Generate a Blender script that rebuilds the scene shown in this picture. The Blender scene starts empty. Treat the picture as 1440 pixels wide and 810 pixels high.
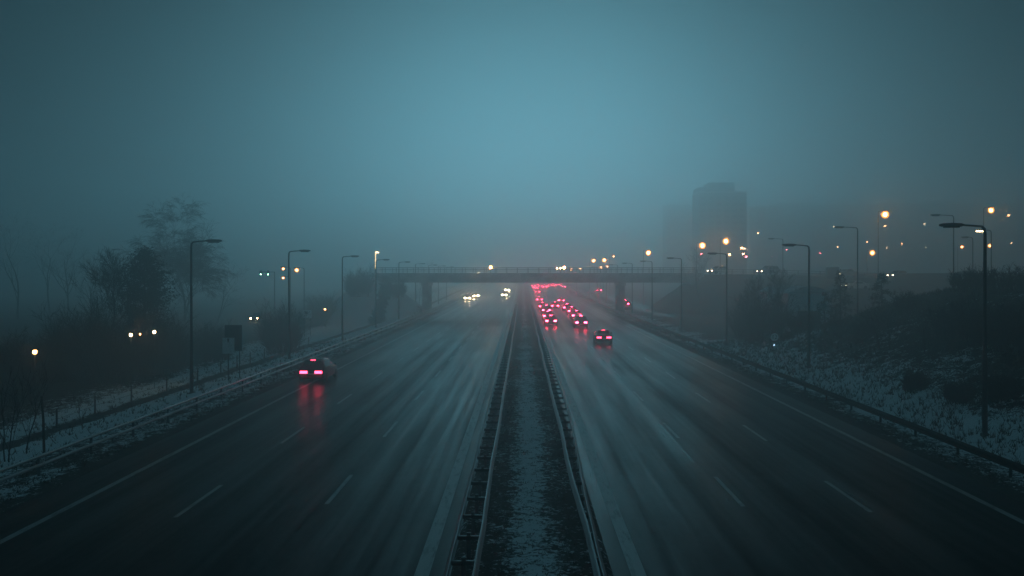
import bpy, math, random
from math import sin, cos, pi, radians, exp, sqrt
from mathutils import Vector, noise, Matrix

random.seed(7)
SC = bpy.context.scene
COL = SC.collection
H = 7.2                 # camera height above the motorway
F = 1300.0              # focal length in photo pixels (1440 wide)
VX, VY = 735.0, 386.0   # vanishing point of the road in the photo


def at(x, y, Y):
    """world point of a photo direction at a real distance Y down the road"""
    return Vector(((x - VX) / F * Y, Y, H - (y - VY) / F * Y))


def sstep(a, b, x):
    t = (x - a) / (b - a)
    t = 0.0 if t < 0 else 1.0 if t > 1 else t
    return t * t * (3 - 2 * t)


# ------------------------------------------------------------------ materials
def new_mat(name):
    m = bpy.data.materials.new(name)
    m.use_nodes = True
    nt = m.node_tree
    return m, nt, nt.nodes['Principled BSDF']


def mat(name, col, rough=0.6, metal=0.0, var=0.25, scale=3.0, spec=0.5, bump=0.0, stretch=(1, 1, 1)):
    m, nt, b = new_mat(name)
    N, L = nt.nodes, nt.links
    tc = N.new('ShaderNodeTexCoord')
    mp = N.new('ShaderNodeMapping')
    mp.inputs['Scale'].default_value = stretch
    nz = N.new('ShaderNodeTexNoise')
    nz.inputs['Scale'].default_value = scale
    nz.inputs['Detail'].default_value = 5
    L.new(tc.outputs['Object'], mp.inputs['Vector'])
    L.new(mp.outputs['Vector'], nz.inputs['Vector'])
    r = N.new('ShaderNodeValToRGB')
    r.color_ramp.elements[0].position = 0.3
    r.color_ramp.elements[1].position = 0.7
    r.color_ramp.elements[0].color = [c * (1 - var) for c in col] + [1]
    r.color_ramp.elements[1].color = [min(1, c * (1 + var)) for c in col] + [1]
    L.new(nz.outputs['Fac'], r.inputs['Fac'])
    L.new(r.outputs['Color'], b.inputs['Base Color'])
    b.inputs['Roughness'].default_value = rough
    b.inputs['Metallic'].default_value = metal
    b.inputs['Specular IOR Level'].default_value = spec
    if bump:
        bp = N.new('ShaderNodeBump')
        bp.inputs['Strength'].default_value = bump
        L.new(nz.outputs['Fac'], bp.inputs['Height'])
        L.new(bp.outputs['Normal'], b.inputs['Normal'])
    return m


def emat(name, col, strength, base=(0.3, 0.3, 0.3)):
    m, nt, b = new_mat(name)
    b.inputs['Base Color'].default_value = (*base, 1)
    b.inputs['Roughness'].default_value = 0.2
    b.inputs['Emission Color'].default_value = (*col, 1)
    b.inputs['Emission Strength'].default_value = strength
    return m


def halo_mat(name, col, strength, clear):
    """glow shell put round a bulb as its halo: partly see-through, faintly glowing"""
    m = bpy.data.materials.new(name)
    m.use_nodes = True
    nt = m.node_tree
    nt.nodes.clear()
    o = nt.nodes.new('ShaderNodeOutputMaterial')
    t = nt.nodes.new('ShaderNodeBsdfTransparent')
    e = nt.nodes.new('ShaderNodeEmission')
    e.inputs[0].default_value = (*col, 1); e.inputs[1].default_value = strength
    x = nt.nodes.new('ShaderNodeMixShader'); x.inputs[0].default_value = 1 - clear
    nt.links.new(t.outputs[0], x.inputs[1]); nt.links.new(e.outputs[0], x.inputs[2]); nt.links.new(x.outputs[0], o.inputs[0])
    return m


def road_mat(name, x_lines=(), base=(0.005, 0.014)):
    """wet asphalt: streaks along the driving direction, puddled wheel tracks"""
    m, nt, b = new_mat(name)
    N, L = nt.nodes, nt.links
    geo = N.new('ShaderNodeNewGeometry')

    def nz(sx, sy, scale, detail=4, rough=0.55):
        mp = N.new('ShaderNodeMapping')
        mp.inputs['Scale'].default_value = (sx, sy, 1)
        n = N.new('ShaderNodeTexNoise')
        n.inputs['Scale'].default_value = scale
        n.inputs['Detail'].default_value = detail
        n.inputs['Roughness'].default_value = rough
        L.new(geo.outputs['Position'], mp.inputs['Vector'])
        L.new(mp.outputs['Vector'], n.inputs['Vector'])
        return n
    streak = nz(1.0, 0.004, 1.0, 4, 0.5)
    fine = nz(1.0, 0.02, 4.0, 3, 0.5)
    grain = nz(1.0, 1.0, 26.0, 3, 0.6)
    blot = nz(1.0, 0.25, 0.35, 4, 0.6)
    wet = nz(1.0, 0.45, 3.5, 6, 0.75)      # damp and dry grain of the surface
    mix = N.new('ShaderNodeMath'); mix.operation = 'MULTIPLY_ADD'
    mix.inputs[1].default_value = 0.55
    L.new(streak.outputs['Fac'], mix.inputs[0])
    ml = N.new('ShaderNodeMath'); ml.operation = 'MULTIPLY'
    ml.inputs[1].default_value = 0.22
    L.new(fine.outputs['Fac'], ml.inputs[0])
    L.new(ml.outputs[0], mix.inputs[2])
    m2 = N.new('ShaderNodeMath'); m2.operation = 'MULTIPLY_ADD'
    m2.inputs[1].default_value = 0.23
    L.new(blot.outputs['Fac'], m2.inputs[0]); L.new(mix.outputs[0], m2.inputs[2])
    patch = nz(1.0, 0.04, 2.2, 5, 0.6)
    m3 = N.new('ShaderNodeMath'); m3.operation = 'MULTIPLY_ADD'; m3.inputs[1].default_value = 0.2
    L.new(patch.outputs['Fac'], m3.inputs[0]); L.new(m2.outputs[0], m3.inputs[2])
    m2 = N.new('ShaderNodeMath'); m2.operation = 'ADD'; m2.inputs[1].default_value = -0.10
    L.new(m3.outputs[0], m2.inputs[0])
    r = N.new('ShaderNodeValToRGB')
    r.color_ramp.elements[0].position = 0.32
    r.color_ramp.elements[1].position = 0.68
    r.color_ramp.elements[0].color = (base[0], base[0], base[0] * 1.05, 1)
    r.color_ramp.elements[1].color = (base[1], base[1], base[1] * 1.05, 1)
    L.new(m2.outputs[0], r.inputs['Fac'])
    L.new(r.outputs['Color'], b.inputs['Base Color'])
    rr = N.new('ShaderNodeMapRange')
    rr.inputs['From Min'].default_value = 0.34
    rr.inputs['From Max'].default_value = 0.66
    rr.inputs['To Min'].default_value = 0.26
    rr.inputs['To Max'].default_value = 0.42
    L.new(m2.outputs[0], rr.inputs['Value'])
    L.new(rr.outputs[0], b.inputs['Roughness'])
    bp = N.new('ShaderNodeBump')
    bp.inputs['Strength'].default_value = 0.35
    bp.inputs['Distance'].default_value = 0.012
    L.new(grain.outputs['Fac'], bp.inputs['Height'])
    bp2 = N.new('ShaderNodeBump')
    bp2.inputs['Strength'].default_value = 0.25
    bp2.inputs['Distance'].default_value = 0.03
    L.new(fine.outputs['Fac'], bp2.inputs['Height'])
    L.new(bp.outputs['Normal'], bp2.inputs['Normal'])
    L.new(bp2.outputs['Normal'], b.inputs['Normal'])
    sr = N.new('ShaderNodeMapRange')
    sr.inputs['From Min'].default_value = 0.40
    sr.inputs['From Max'].default_value = 0.60
    sr.inputs['To Min'].default_value = 0.036
    sr.inputs['To Max'].default_value = 0.008
    gsum = N.new('ShaderNodeMath'); gsum.operation = 'MULTIPLY_ADD'; gsum.inputs[1].default_value = 0.30
    L.new(wet.outputs['Fac'], gsum.inputs[0]); L.new(m2.outputs[0], gsum.inputs[2])
    gs2 = N.new('ShaderNodeMath'); gs2.operation = 'ADD'; gs2.inputs[1].default_value = -0.15
    L.new(gsum.outputs[0], gs2.inputs[0])
    L.new(gs2.outputs[0], sr.inputs['Value'])
    L.new(sr.outputs[0], b.inputs['Specular IOR Level'])
    return m


def paint_mat():
    """worn road paint over wet asphalt"""
    m, nt, b = new_mat('worn_road_paint')
    N, L = nt.nodes, nt.links
    geo = N.new('ShaderNodeNewGeometry')
    mp = N.new('ShaderNodeMapping'); mp.inputs['Scale'].default_value = (3.0, 0.5, 1)
    n = N.new('ShaderNodeTexNoise'); n.inputs['Scale'].default_value = 1.7
    n.inputs['Detail'].default_value = 6; n.inputs['Roughness'].default_value = 0.7
    L.new(geo.outputs['Position'], mp.inputs['Vector']); L.new(mp.outputs['Vector'], n.inputs['Vector'])
    r = N.new('ShaderNodeValToRGB')
    r.color_ramp.elements[0].position = 0.30; r.color_ramp.elements[0].color = (0.03, 0.03, 0.031, 1)
    r.color_ramp.elements[1].position = 0.50; r.color_ramp.elements[1].color = (0.34, 0.34, 0.335, 1)
    L.new(n.outputs['Fac'], r.inputs['Fac']); L.new(r.outputs['Color'], b.inputs['Base Color'])
    b.inputs['Roughness'].default_value = 0.5
    b.inputs['Specular IOR Level'].default_value = 0.30
    return m


def ground_mat(name, stretch=(1, 1, 1), scale=1.2, k2=7):
    """dead grass and soil under patchy thin snow; how much snow lies is stored per vertex"""
    m, nt, b = new_mat(name)
    N, L = nt.nodes, nt.links
    geo = N.new('ShaderNodeNewGeometry')
    mp = N.new('ShaderNodeMapping'); mp.inputs['Scale'].default_value = stretch
    L.new(geo.outputs['Position'], mp.inputs['Vector'])
    n1 = N.new('ShaderNodeTexNoise'); n1.inputs['Scale'].default_value = scale
    n1.inputs['Detail'].default_value = 8; n1.inputs['Roughness'].default_value = 0.72
    n2 = N.new('ShaderNodeTexNoise'); n2.inputs['Scale'].default_value = scale * k2
    n2.inputs['Detail'].default_value = 4; n2.inputs['Roughness'].default_value = 0.7
    L.new(mp.outputs['Vector'], n1.inputs['Vector']); L.new(mp.outputs['Vector'], n2.inputs['Vector'])
    at_ = N.new('ShaderNodeAttribute'); at_.attribute_name = 'snow'
    a = N.new('ShaderNodeMath'); a.operation = 'MULTIPLY_ADD'; a.inputs[1].default_value = 0.55
    L.new(n1.outputs['Fac'], a.inputs[0])
    a2 = N.new('ShaderNodeMath'); a2.operation = 'MULTIPLY'; a2.inputs[1].default_value = 0.45
    L.new(n2.outputs['Fac'], a2.inputs[0]); L.new(a2.outputs[0], a.inputs[2])
    s = N.new('ShaderNodeMath'); s.operation = 'MULTIPLY_ADD'; s.inputs[1].default_value = 0.55; s.inputs[2].default_value = -0.275
    L.new(at_.outputs['Fac'], s.inputs[0])
    t = N.new('ShaderNodeMath'); t.operation = 'ADD'
    L.new(a.outputs[0], t.inputs[0]); L.new(s.outputs[0], t.inputs[1])
    mr = N.new('ShaderNodeMapRange'); mr.interpolation_type = 'SMOOTHSTEP'
    mr.inputs['From Min'].default_value = 0.455; mr.inputs['From Max'].default_value = 0.525
    L.new(t.outputs[0], mr.inputs['Value'])
    soil = N.new('ShaderNodeValToRGB')
    soil.color_ramp.elements[0].position = 0.35; soil.color_ramp.elements[0].color = (0.012, 0.011, 0.009, 1)
    soil.color_ramp.elements[1].position = 0.7; soil.color_ramp.elements[1].color = (0.05, 0.046, 0.034, 1)
    L.new(n2.outputs['Fac'], soil.inputs['Fac'])
    mx = N.new('ShaderNodeMix'); mx.data_type = 'RGBA'
    mx.inputs[7].default_value = (0.84, 0.88, 0.90, 1)
    L.new(mr.outputs[0], mx.inputs[0]); L.new(soil.outputs['Color'], mx.inputs[6])
    L.new(mx.outputs[2], b.inputs['Base Color'])
    b.inputs['Roughness'].default_value = 0.8
    b.inputs['Specular IOR Level'].default_value = 0.2
    bp = N.new('ShaderNodeBump'); bp.inputs['Strength'].default_value = 0.9; bp.inputs['Distance'].default_value = 0.12
    L.new(t.outputs[0], bp.inputs['Height']); L.new(bp.outputs['Normal'], b.inputs['Normal'])
    return m


M = {}
M['asphalt'] = road_mat('wet_asphalt')
M['paint'] = paint_mat()
M['ground'] = ground_mat('snowy_ground', (1.25, 0.85, 1.0), 1.5, 5)
M['median'] = ground_mat('snowy_median', (1.0, 1.15, 1.0), 3.2, 2.4)
M['steel'] = mat('galvanised_steel', (0.16, 0.17, 0.18), 0.42, 0.8, 0.35, 2.0, stretch=(1, .3, 1))
M['shaded_steel'] = mat('shaded_rail_steel', (0.02, 0.018, 0.017), 0.75, 0.0, 0.4, 3.0, spec=.12)  # same rail steel, its shade put into a near-black colour
M['bright_steel'] = mat('bright_galvanised_steel', (0.42, 0.43, 0.44), 0.38, 0.6, 0.3, 2.0, stretch=(1, .3, 1))
M['dark_steel'] = mat('dark_painted_steel', (0.035, 0.038, 0.04), 0.45, 0.3, 0.3, 4)
M['concrete'] = mat('damp_concrete', (0.34, 0.34, 0.335), 0.8, 0, 0.35, 0.6, bump=0.15)
M['facade'] = mat('grey_facade', (0.11, 0.115, 0.12), 0.8, 0, 0.2, 0.15)
M['facade2'] = mat('brown_grey_facade', (0.09, 0.085, 0.08), 0.8, 0, 0.2, 0.15)
M['pale'] = mat('pale_cladding', (0.82, 0.84, 0.85), 0.6, 0, 0.1, 0.4)
M['roof'] = mat('snow_dusted_roof', (0.5, 0.53, 0.55), 0.8, 0, 0.25, 0.8)
M['glass'] = mat('dark_glass', (0.015, 0.018, 0.02), 0.08, 0, 0.2, 1)
M['bark'] = mat('dark_bark', (0.028, 0.024, 0.02), 0.9, 0, 0.4, 6, bump=0.3)
M['birch'] = mat('birch_bark', (0.16, 0.155, 0.15), 0.85, 0, 0.6, 5, stretch=(1, 1, .4))
M['twig'] = mat('dark_twigs', (0.024, 0.019, 0.016), 0.9, 0, 0.3, 3)
M['birch_twig'] = mat('pale_birch_twigs', (0.075, 0.066, 0.06), 0.9, 0, 0.3, 3)
M['needle'] = mat('dark_needles', (0.014, 0.022, 0.013), 0.85, 0, 0.5, 1.5)
M['grass'] = mat('dead_grass', (0.055, 0.047, 0.03), 0.9, 0, 0.5, 1.0)
M['signback'] = mat('dark_sign_back', (0.035, 0.04, 0.043), 0.5, 0.4, 0.2, 2)
M['signpale'] = mat('pale_sign_face', (0.70, 0.73, 0.74), 0.45, 0, 0.12, 3)
M['signwhite'] = mat('white_sign_face', (0.85, 0.85, 0.83), 0.4, 0, 0.1, 3)
M['signred'] = mat('red_sign_ring', (0.16, 0.015, 0.015), 0.4, 0, 0.1, 3)
M['black'] = mat('black_plastic', (0.012, 0.012, 0.013), 0.5, 0, 0.2, 5)
M['rubber'] = mat('tyre_rubber', (0.014, 0.014, 0.014), 0.8, 0, 0.2, 8)
M['rim'] = mat('alloy_rim', (0.3, 0.31, 0.32), 0.35, 0.9, 0.15, 6)
M['wood'] = mat('weathered_wood', (0.05, 0.043, 0.036), 0.9, 0, 0.4, 4, stretch=(4, 4, .6))
for nm, c in (('dark', (0.012, 0.013, 0.015)), ('grey', (0.09, 0.095, 0.10)), ('silver', (0.30, 0.31, 0.32)), ('blue', (0.02, 0.035, 0.08)),
              ('white', (0.6, 0.6, 0.59)), ('red', (0.14, 0.012, 0.014))):
    M['car_' + nm] = mat('car_paint_' + nm, c, 0.28, 0.3, 0.12, 2.5)
RED = (1.0, 0.035, 0.09)
M['tail'] = emat('tail_lamp_glow', (1.0, 0.045, 0.11), 9.0, (0.3, 0.01, 0.01))
M['brake'] = emat('brake_lamp_glow', RED, 75.0, (0.3, 0.01, 0.01))
M['brake_far'] = emat('far_brake_lamp_glow', RED, 110.0, (0.3, 0.01, 0.01))
M['head'] = emat('headlamp_glow', (1.0, 0.66, 0.34), 60.0)
M['head_far'] = emat('far_headlamp_glow', (1.0, 0.70, 0.36), 600.0)
M['head_dim'] = emat('dipped_lamp_glow', (1.0, 0.78, 0.52), 14.0)
M['sodium'] = emat('sodium_lamp_glow', (1.0, 0.36, 0.085), 90.0)
M['sodium_small'] = emat('small_sodium_glow', (1.0, 0.45, 0.16), 32.0)
M['tube'] = emat('dim_yellow_tube_glow', (1.0, 0.70, 0.32), 2.2)
M['lantern'] = emat('lantern_glow', (1.0, 0.45, 0.15), 12.0)
M['halo_shell'] = halo_mat('orange_halo_shell', (1.0, 0.31, 0.045), 3.4, 0.5)  # lamp halo imitated by a faintly glowing shell
M['warm'] = emat('warm_white_lamp_glow', (1.0, 0.66, 0.34), 18.0)
M['led'] = emat('white_luminaire_glow', (1.0, 0.70, 0.36), 10.0)
M['green'] = emat('green_signal_glow', (0.35, 1.0, 0.55), 18.0)
M['winwarm'] = emat('lit_window_glow', (1.0, 0.50, 0.22), 30.0)
M['winpale'] = emat('pale_lit_window_glow', (1.0, 0.75, 0.45), 11.0)
M['winred'] = emat('red_lit_window_glow', (1.0, 0.16, 0.2), 26.0)
M['amber'] = emat('amber_beacon_glow', (1.0, 0.72, 0.45), 22.0)
M['bluelamp'] = emat('bluish_beacon_glow', (0.35, 0.55, 0.75), 2.0)


# ------------------------------------------------------------------ mesh builder
class MB:
    def __init__(s):
        s.v, s.f, s.m, s.sm = [], [], [], []

    def quad(s, a, b, c, d, mi=0, smooth=False):
        n = len(s.v)
        s.v += [tuple(a), tuple(b), tuple(c), tuple(d)]
        s.f.append((n, n + 1, n + 2, n + 3)); s.m.append(mi); s.sm.append(smooth)

    def tri(s, a, b, c, mi=0):
        n = len(s.v)
        s.v += [tuple(a), tuple(b), tuple(c)]
        s.f.append((n, n + 1, n + 2)); s.m.append(mi); s.sm.append(False)

    def box(s, lo, hi, mi=0, bev=0.0):
        x0, y0, z0 = lo; x1, y1, z1 = hi
        if bev <= 0:
            n = len(s.v)
            s.v += [(x0, y0, z0), (x1, y0, z0), (x1, y1, z0), (x0, y1, z0), (x0, y0, z1), (x1, y0, z1), (x1, y1, z1), (x0, y1, z1)]
            for q in ((3, 2, 1, 0), (4, 5, 6, 7), (0, 1, 5, 4), (1, 2, 6, 5), (2, 3, 7, 6), (3, 0, 4, 7)):
                s.f.append(tuple(n + i for i in q)); s.m.append(mi); s.sm.append(False)
            return
        b = min(bev, (x1 - x0) * .45, (y1 - y0) * .45, (z1 - z0) * .45)
        n = len(s.v)

        def ring(i, z):
            return [(x0 + i, y0 + b, z), (x0 + b, y0 + i, z), (x1 - b, y0 + i, z), (x1 - i, y0 + b, z),
                    (x1 - i, y1 - b, z), (x1 - b, y1 - i, z), (x0 + b, y1 - i, z), (x0 + i, y1 - b, z)]
        rs = [ring(b, z0), ring(0, z0 + b), ring(0, z1 - b), ring(b, z1)]
        for r in rs: s.v += r
        for k in range(3):
            for i in range(8):
                j = (i + 1) % 8
                s.f.append((n + k * 8 + i, n + k * 8 + j, n + k * 8 + 8 + j, n + k * 8 + 8 + i)); s.m.append(mi); s.sm.append(False)
        s.f.append(tuple(n + i for i in range(7, -1, -1))); s.m.append(mi); s.sm.append(False)
        s.f.append(tuple(n + 24 + i for i in range(8))); s.m.append(mi); s.sm.append(False)

    def tube(s, pts, rads, n=8, mi=0, cap=True):
        pts = [Vector(p) for p in pts]
        base = len(s.v)
        k = len(pts)
        prev = None
        for i, p in enumerate(pts):
            d = (pts[min(i + 1, k - 1)] - pts[max(i - 1, 0)])
            if d.length < 1e-9: d = Vector((0, 0, 1))
            d.normalize()
            if prev is None:
                u = d.cross(Vector((0, 0, 1)))
                if u.length < 1e-3: u = d.cross(Vector((1, 0, 0)))
            else:
                u = prev - d * prev.dot(d)
                if u.length < 1e-6: u = d.orthogonal()
            u.normalize(); prev = u
            w = d.cross(u)
            r = rads[i] if isinstance(rads, (list, tuple)) else rads
            for j in range(n):
                a = 2 * pi * j / n
                s.v.append(tuple(p + u * (cos(a) * r) + w * (sin(a) * r)))
        for i in range(k - 1):
            for j in range(n):
                j2 = (j + 1) % n
                s.f.append((base + i * n + j, base + i * n + j2, base + (i + 1) * n + j2, base + (i + 1) * n + j))
                s.m.append(mi); s.sm.append(n > 4)
        if cap:
            s.f.append(tuple(base + j for j in range(n - 1, -1, -1))); s.m.append(mi); s.sm.append(False)
            s.f.append(tuple(base + (k - 1) * n + j for j in range(n))); s.m.append(mi); s.sm.append(False)

    def lathe(s, prof, axis='z', n=16, mi=0, origin=(0, 0, 0)):
        """prof: list of (radius, height) swept round an axis"""
        base = len(s.v)
        ox, oy, oz = origin
        for (r, h) in prof:
            for j in range(n):
                a = 2 * pi * j / n
                c, q = cos(a) * r, sin(a) * r
                p = (c, q, h) if axis == 'z' else (h, c, q) if axis == 'x' else (q, h, c)
                s.v.append((p[0] + ox, p[1] + oy, p[2] + oz))
        for i in range(len(prof) - 1):
            for j in range(n):
                j2 = (j + 1) % n
                s.f.append((base + i * n + j, base + i * n + j2, base + (i + 1) * n + j2, base + (i + 1) * n + j))
                s.m.append(mi); s.sm.append(True)
        s.f.append(tuple(base + j for j in range(n - 1, -1, -1))); s.m.append(mi); s.sm.append(False)
        e = base + (len(prof) - 1) * n
        s.f.append(tuple(e + j for j in range(n))); s.m.append(mi); s.sm.append(False)

    def build(s, name, mats, parent=None, loc=None, rz=0.0):
        me = bpy.data.meshes.new(name)
        me.from_pydata(s.v, [], s.f)
        if not isinstance(mats, (list, tuple)): mats = [mats]
        for m in mats: me.materials.append(m)
        me.polygons.foreach_set('material_index', s.m)
        me.polygons.foreach_set('use_smooth', s.sm)
        me.update()
        o = bpy.data.objects.new(name, me)
        COL.objects.link(o)
        if parent is not None: o.parent = parent
        if loc is not None: o.location = loc
        o.rotation_euler.z = rz
        return o


def empty(name, loc, rz=0.0):
    o = bpy.data.objects.new(name, None)
    o.empty_display_size = 0.3
    COL.objects.link(o)
    o.location = loc
    o.rotation_euler.z = rz
    return o


def tag(o, label=None, cat=None, group=None, kind=None):
    if label: o['label'] = label
    if cat: o['category'] = cat
    if group: o['group'] = group
    if kind: o['kind'] = kind
    return o


def copy_tree(o, parent=None, loc=None, rz=None):
    c = o.copy()
    COL.objects.link(c)
    c.parent = parent
    if loc is not None: c.location = loc
    if rz is not None: c.rotation_euler.z = rz
    for ch in list(o.children):
        copy_tree(ch, c)
    return c


def instance(mesh_obj, name, parent, loc, rz=0.0):
    c = bpy.data.objects.new(name, mesh_obj.data)
    COL.objects.link(c)
    c.parent = parent
    c.location = loc
    c.rotation_euler.z = rz
    return c


ORD = ['nearest', 'second', 'third', 'fourth', 'fifth', 'sixth', 'seventh', 'eighth', 'ninth', 'tenth', 'eleventh', 'twelfth', 'thirteenth']


# ------------------------------------------------------------------ terrain
BY = 173.0      # distance of the overpass


def rise(Y):
    """the motorway climbs gently beyond the overpass"""
    return 2.4 * sstep(185, 430, Y)


def road_top(X):
    """height of the overpass road along its length"""
    if X >= 0:
        return 7.25 - 1.35 * sstep(34, 95, X)
    return 7.25 - 12.0 * sstep(26.5, 44, -X)


def hgt(X, Y):
    z = 0.0
    if X < 0:
        z = -1.35 * sstep(17.6, 28, -X) - 1.2 * sstep(60, 140, -X)
    else:
        w = 1 - sstep(70, 104, Y + 0.25 * (X - 30))
        bank = 6.1 * (0.75 * max(0, min(1, (X - 18.6) / 14.5)) + 0.25 * sstep(18, 34, X))
        z = bank * w + 0.25 * sstep(17.5, 26, X) * (1 - w)
        z = max(z, (7.4 * sstep(46, 72, X) * sstep(104, 150, Y)))
    z += rise(Y) * (1 - sstep(30, 70, abs(X)))
    cyl = BY + (0.03 * (-26 - X) ** 2 if X < -26 else 0)     # the left approach bends away
    e = road_top(X) - 0.06 - max(0, abs(Y - cyl) - 6.5) / 2.0 - max(0, (33.5 if X > 0 else 28.0) - abs(X)) / 1.4
    z = max(z, min(e, 7.2))
    if 50 < X < 80:        # terrace for the side road below the overpass
        z = max(z, 4.75 - max(0, abs(Y - 154) - 3.2) / 1.6 - max(0, 54 - X) / 1.5 - max(0, X - 76) / 1.5)
    return z


def fbm(x, y, z=0.0, o=4):
    return noise.fractal(Vector((x, y, z)), 1.0, 2.0, o)


def ground_z(X, Y):
    z = hgt(X, Y)
    ax = abs(X)
    if ax < 15.35:
        return -0.25 + rise(Y)
    rough = sstep(16.0, 19.0, ax) * (1 - sstep(150, 300, ax))
    n = 0.10 * fbm(X * .9, Y * .9) + 0.06 * fbm(X * 2.7, Y * 2.7, 3.0, 3)
    z += rough * n
    if ax < 17.0:       # crumbly gravel edge of the shoulder
        k = sstep(15.35, 15.8, ax)
        z = rise(Y) - 0.25 * (1 - k) + k * (0.025 + 0.03 * fbm(X * 2.2, Y * 1.2, 7.0, 3))
    return z


def snow_amt(X, Y):
    s = 0.25
    if X < 0:
        a = -X
        if a < 17.4: s = 0.28 + 0.22 * sstep(15.9, 16.9, a)
        elif a < 60:
            s = 0.40
            s += 0.5 * exp(-((a - 21.5 - 0.6 * fbm(Y * .05, 1.0)) / 1.8) ** 2)
            s += 0.55 * exp(-((a - 27.5 - 0.9 * fbm(Y * .04, 5.0)) / 1.3) ** 2)
            s -= 0.30 * exp(-((a - 24.6) / 0.9) ** 2)
            s += 0.35 * sstep(85, 120, Y) * exp(-((a - 31) / 5) ** 2)
            s -= 0.28 * sstep(30, 36, a)
        else: s = 0.15
    else:
        if X < 17.4: s = 0.22 + 0.20 * sstep(15.9, 16.9, X)
        else:
            s = 0.26 * exp(-((X - 19.6) / 1.5) ** 2) + 0.42
            s -= 0.17 * sstep(21, 27, X) - 0.22 * max(0, fbm(X * .22, Y * .22, 21.0)) + 0.06 * sstep(30, 40, X)
            if Y > 100: s -= 0.15
    return max(0, min(1, s + 0.12 * fbm(X * .12, Y * .12, 9.0)))


def axis(parts):
    out = []
    for a, b, st in parts:
        n = max(1, round((b - a) / st))
        out += [a + (b - a) * i / n for i in range(n)]
    out.append(parts[-1][1])
    return out


def sheet(name, xs, ys, zf, sf, m):
    v = [(x, y, zf(x, y)) for y in ys for x in xs]
    nx = len(xs)
    f = [(j * nx + i, j * nx + i + 1, (j + 1) * nx + i + 1, (j + 1) * nx + i) for j in range(len(ys) - 1) for i in range(nx - 1)]
    me = bpy.data.meshes.new(name)
    me.from_pydata(v, [], f)
    me.materials.append(m)
    a = me.attributes.new('snow', 'FLOAT', 'POINT')
    a.data.foreach_set('value', [sf(x, y) for (x, y, z) in v])
    me.polygons.foreach_set('use_smooth', [True] * len(f))
    o = bpy.data.objects.new(name, me)
    COL.objects.link(o)
    return o


XS = axis([(-900, -300, 60), (-300, -120, 15), (-120, -60, 4), (-60, -34, 1.2), (-34, -15, 0.38), (-15, 15, 6), (15, 34, 0.38), (34, 60, 0.9),
           (60, 120, 3), (120, 300, 12), (300, 900, 60)])
YS = axis([(-60, 14, 6), (14, 24, 1.2), (24, 75, 0.5), (75, 130, 0.9), (130, 210, 1.6), (210, 440, 7), (440, 1400, 50)])
tag(sheet('ground', XS, YS, ground_z, snow_amt, M['ground']), kind='structure')

# carriageway sheet
r = MB()
ry = axis([(-60, 180, 20), (180, 440, 5), (440, 1400, 100)])
for a, b in zip(ry, ry[1:]):
    r.quad((-15.75, a, rise(a)), (16.0, a, rise(a)), (16.0, b, rise(b)), (-15.75, b, rise(b)))
tag(r.build('road', M['asphalt']), kind='structure')


def median_z(X, Y):
    e = min(X + 1.85, 2.25 - X)
    return rise(Y) - 0.05 + 0.17 * sstep(0, 0.25, e) + (0.05 * fbm(X * 1.6, Y * 1.6) + 0.035 * fbm(X * 5, Y * 5, 2.0, 3)) * sstep(0, .4, e)


def median_snow(X, Y):
    s = 0.34 + 0.25 * exp(-((X - 0.28 - 0.12 * fbm(Y * .2, 2.0)) / 0.72) ** 2)
    return s - 0.12 * sstep(55, 110, Y) + 0.10 * fbm(X * .5, Y * .25, 4.0)


tag(sheet('median_strip', axis([(-1.86, 2.26, 0.11)]), axis([(-30, 14, 2), (14, 45, 0.16), (45, 90, 0.5), (90, 440, 4), (440, 1400, 50)]),
          median_z, median_snow, M['median']), kind='structure')

# slip road behind the right-hand pier and the overpass approach
r = MB()
for a, b in zip(*(lambda q: (q, q[1:]))(axis([(150, 180, 10), (180, 440, 5), (440, 900, 60)]))):
    r.quad((22.2, a, .36 + rise(a)), (27.2, a, .36 + rise(a)), (27.2, b, .36 + rise(b)), (22.2, b, .36 + rise(b)))
tag(r.build('slip_road', M['asphalt']), kind='structure')
r = MB()
xs = axis([(-44, -27, 1)])
for a, b in zip(xs, xs[1:]):
    ca, cb = [BY + .03 * max(0, -26 - q) ** 2 for q in (a, b)]
    r.quad((a, ca - 4.4, road_top(a) + .02), (b, cb - 4.4, road_top(b) + .02), (b, cb + 4.4, road_top(b) + .02), (a, ca + 4.4, road_top(a) + .02))
xs = axis([(32, 240, 6)])
for a, b in zip(xs, xs[1:]):
    r.quad((a, BY - 4.4, road_top(a) + .02), (b, BY - 4.4, road_top(b) + .02), (b, BY + 4.4, road_top(b) + .02), (a, BY + 4.4, road_top(a) + .02))
tag(r.build('overpass_road', M['asphalt']), kind='structure')

# painted lines
p = MB()
for xc, w in ((-14.05, .22), (14.55, .22), (-2.42, .36), (2.78, .36)):
    for a, b in zip(ry, ry[1:]):
        p.quad((xc - w / 2, a, .004 + rise(a)), (xc + w / 2, a, .004 + rise(a)), (xc + w / 2, b, .004 + rise(b)), (xc - w / 2, b, .004 + rise(b)))
for xc, off in ((-10.3, 27.4), (-6.15, 29.0), (6.85, 28.7), (10.55, 28.0)):
    for k in range(-2, 32):
        y0 = off + 12.0 * k
        h0, h1 = .012 + rise(y0), .012 + rise(y0 + 4.2)
        if y0 < 185: h0 = h1 = .004
        p.quad((xc - .07, y0, h0), (xc + .07, y0, h0), (xc + .07, y0 + 4.2, h1), (xc - .07, y0 + 4.2, h1))
tag(p.build('road_markings', M['paint']), kind='structure')


# ------------------------------------------------------------------ guardrails
WPROF = [(0.0, -.155), (.035, -.135), (.082, -.085), (.082, -.055), (.03, -.02), (.03, .02), (.082, .055), (.082, .085), (.035, .135), (0.0, .155)]


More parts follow.
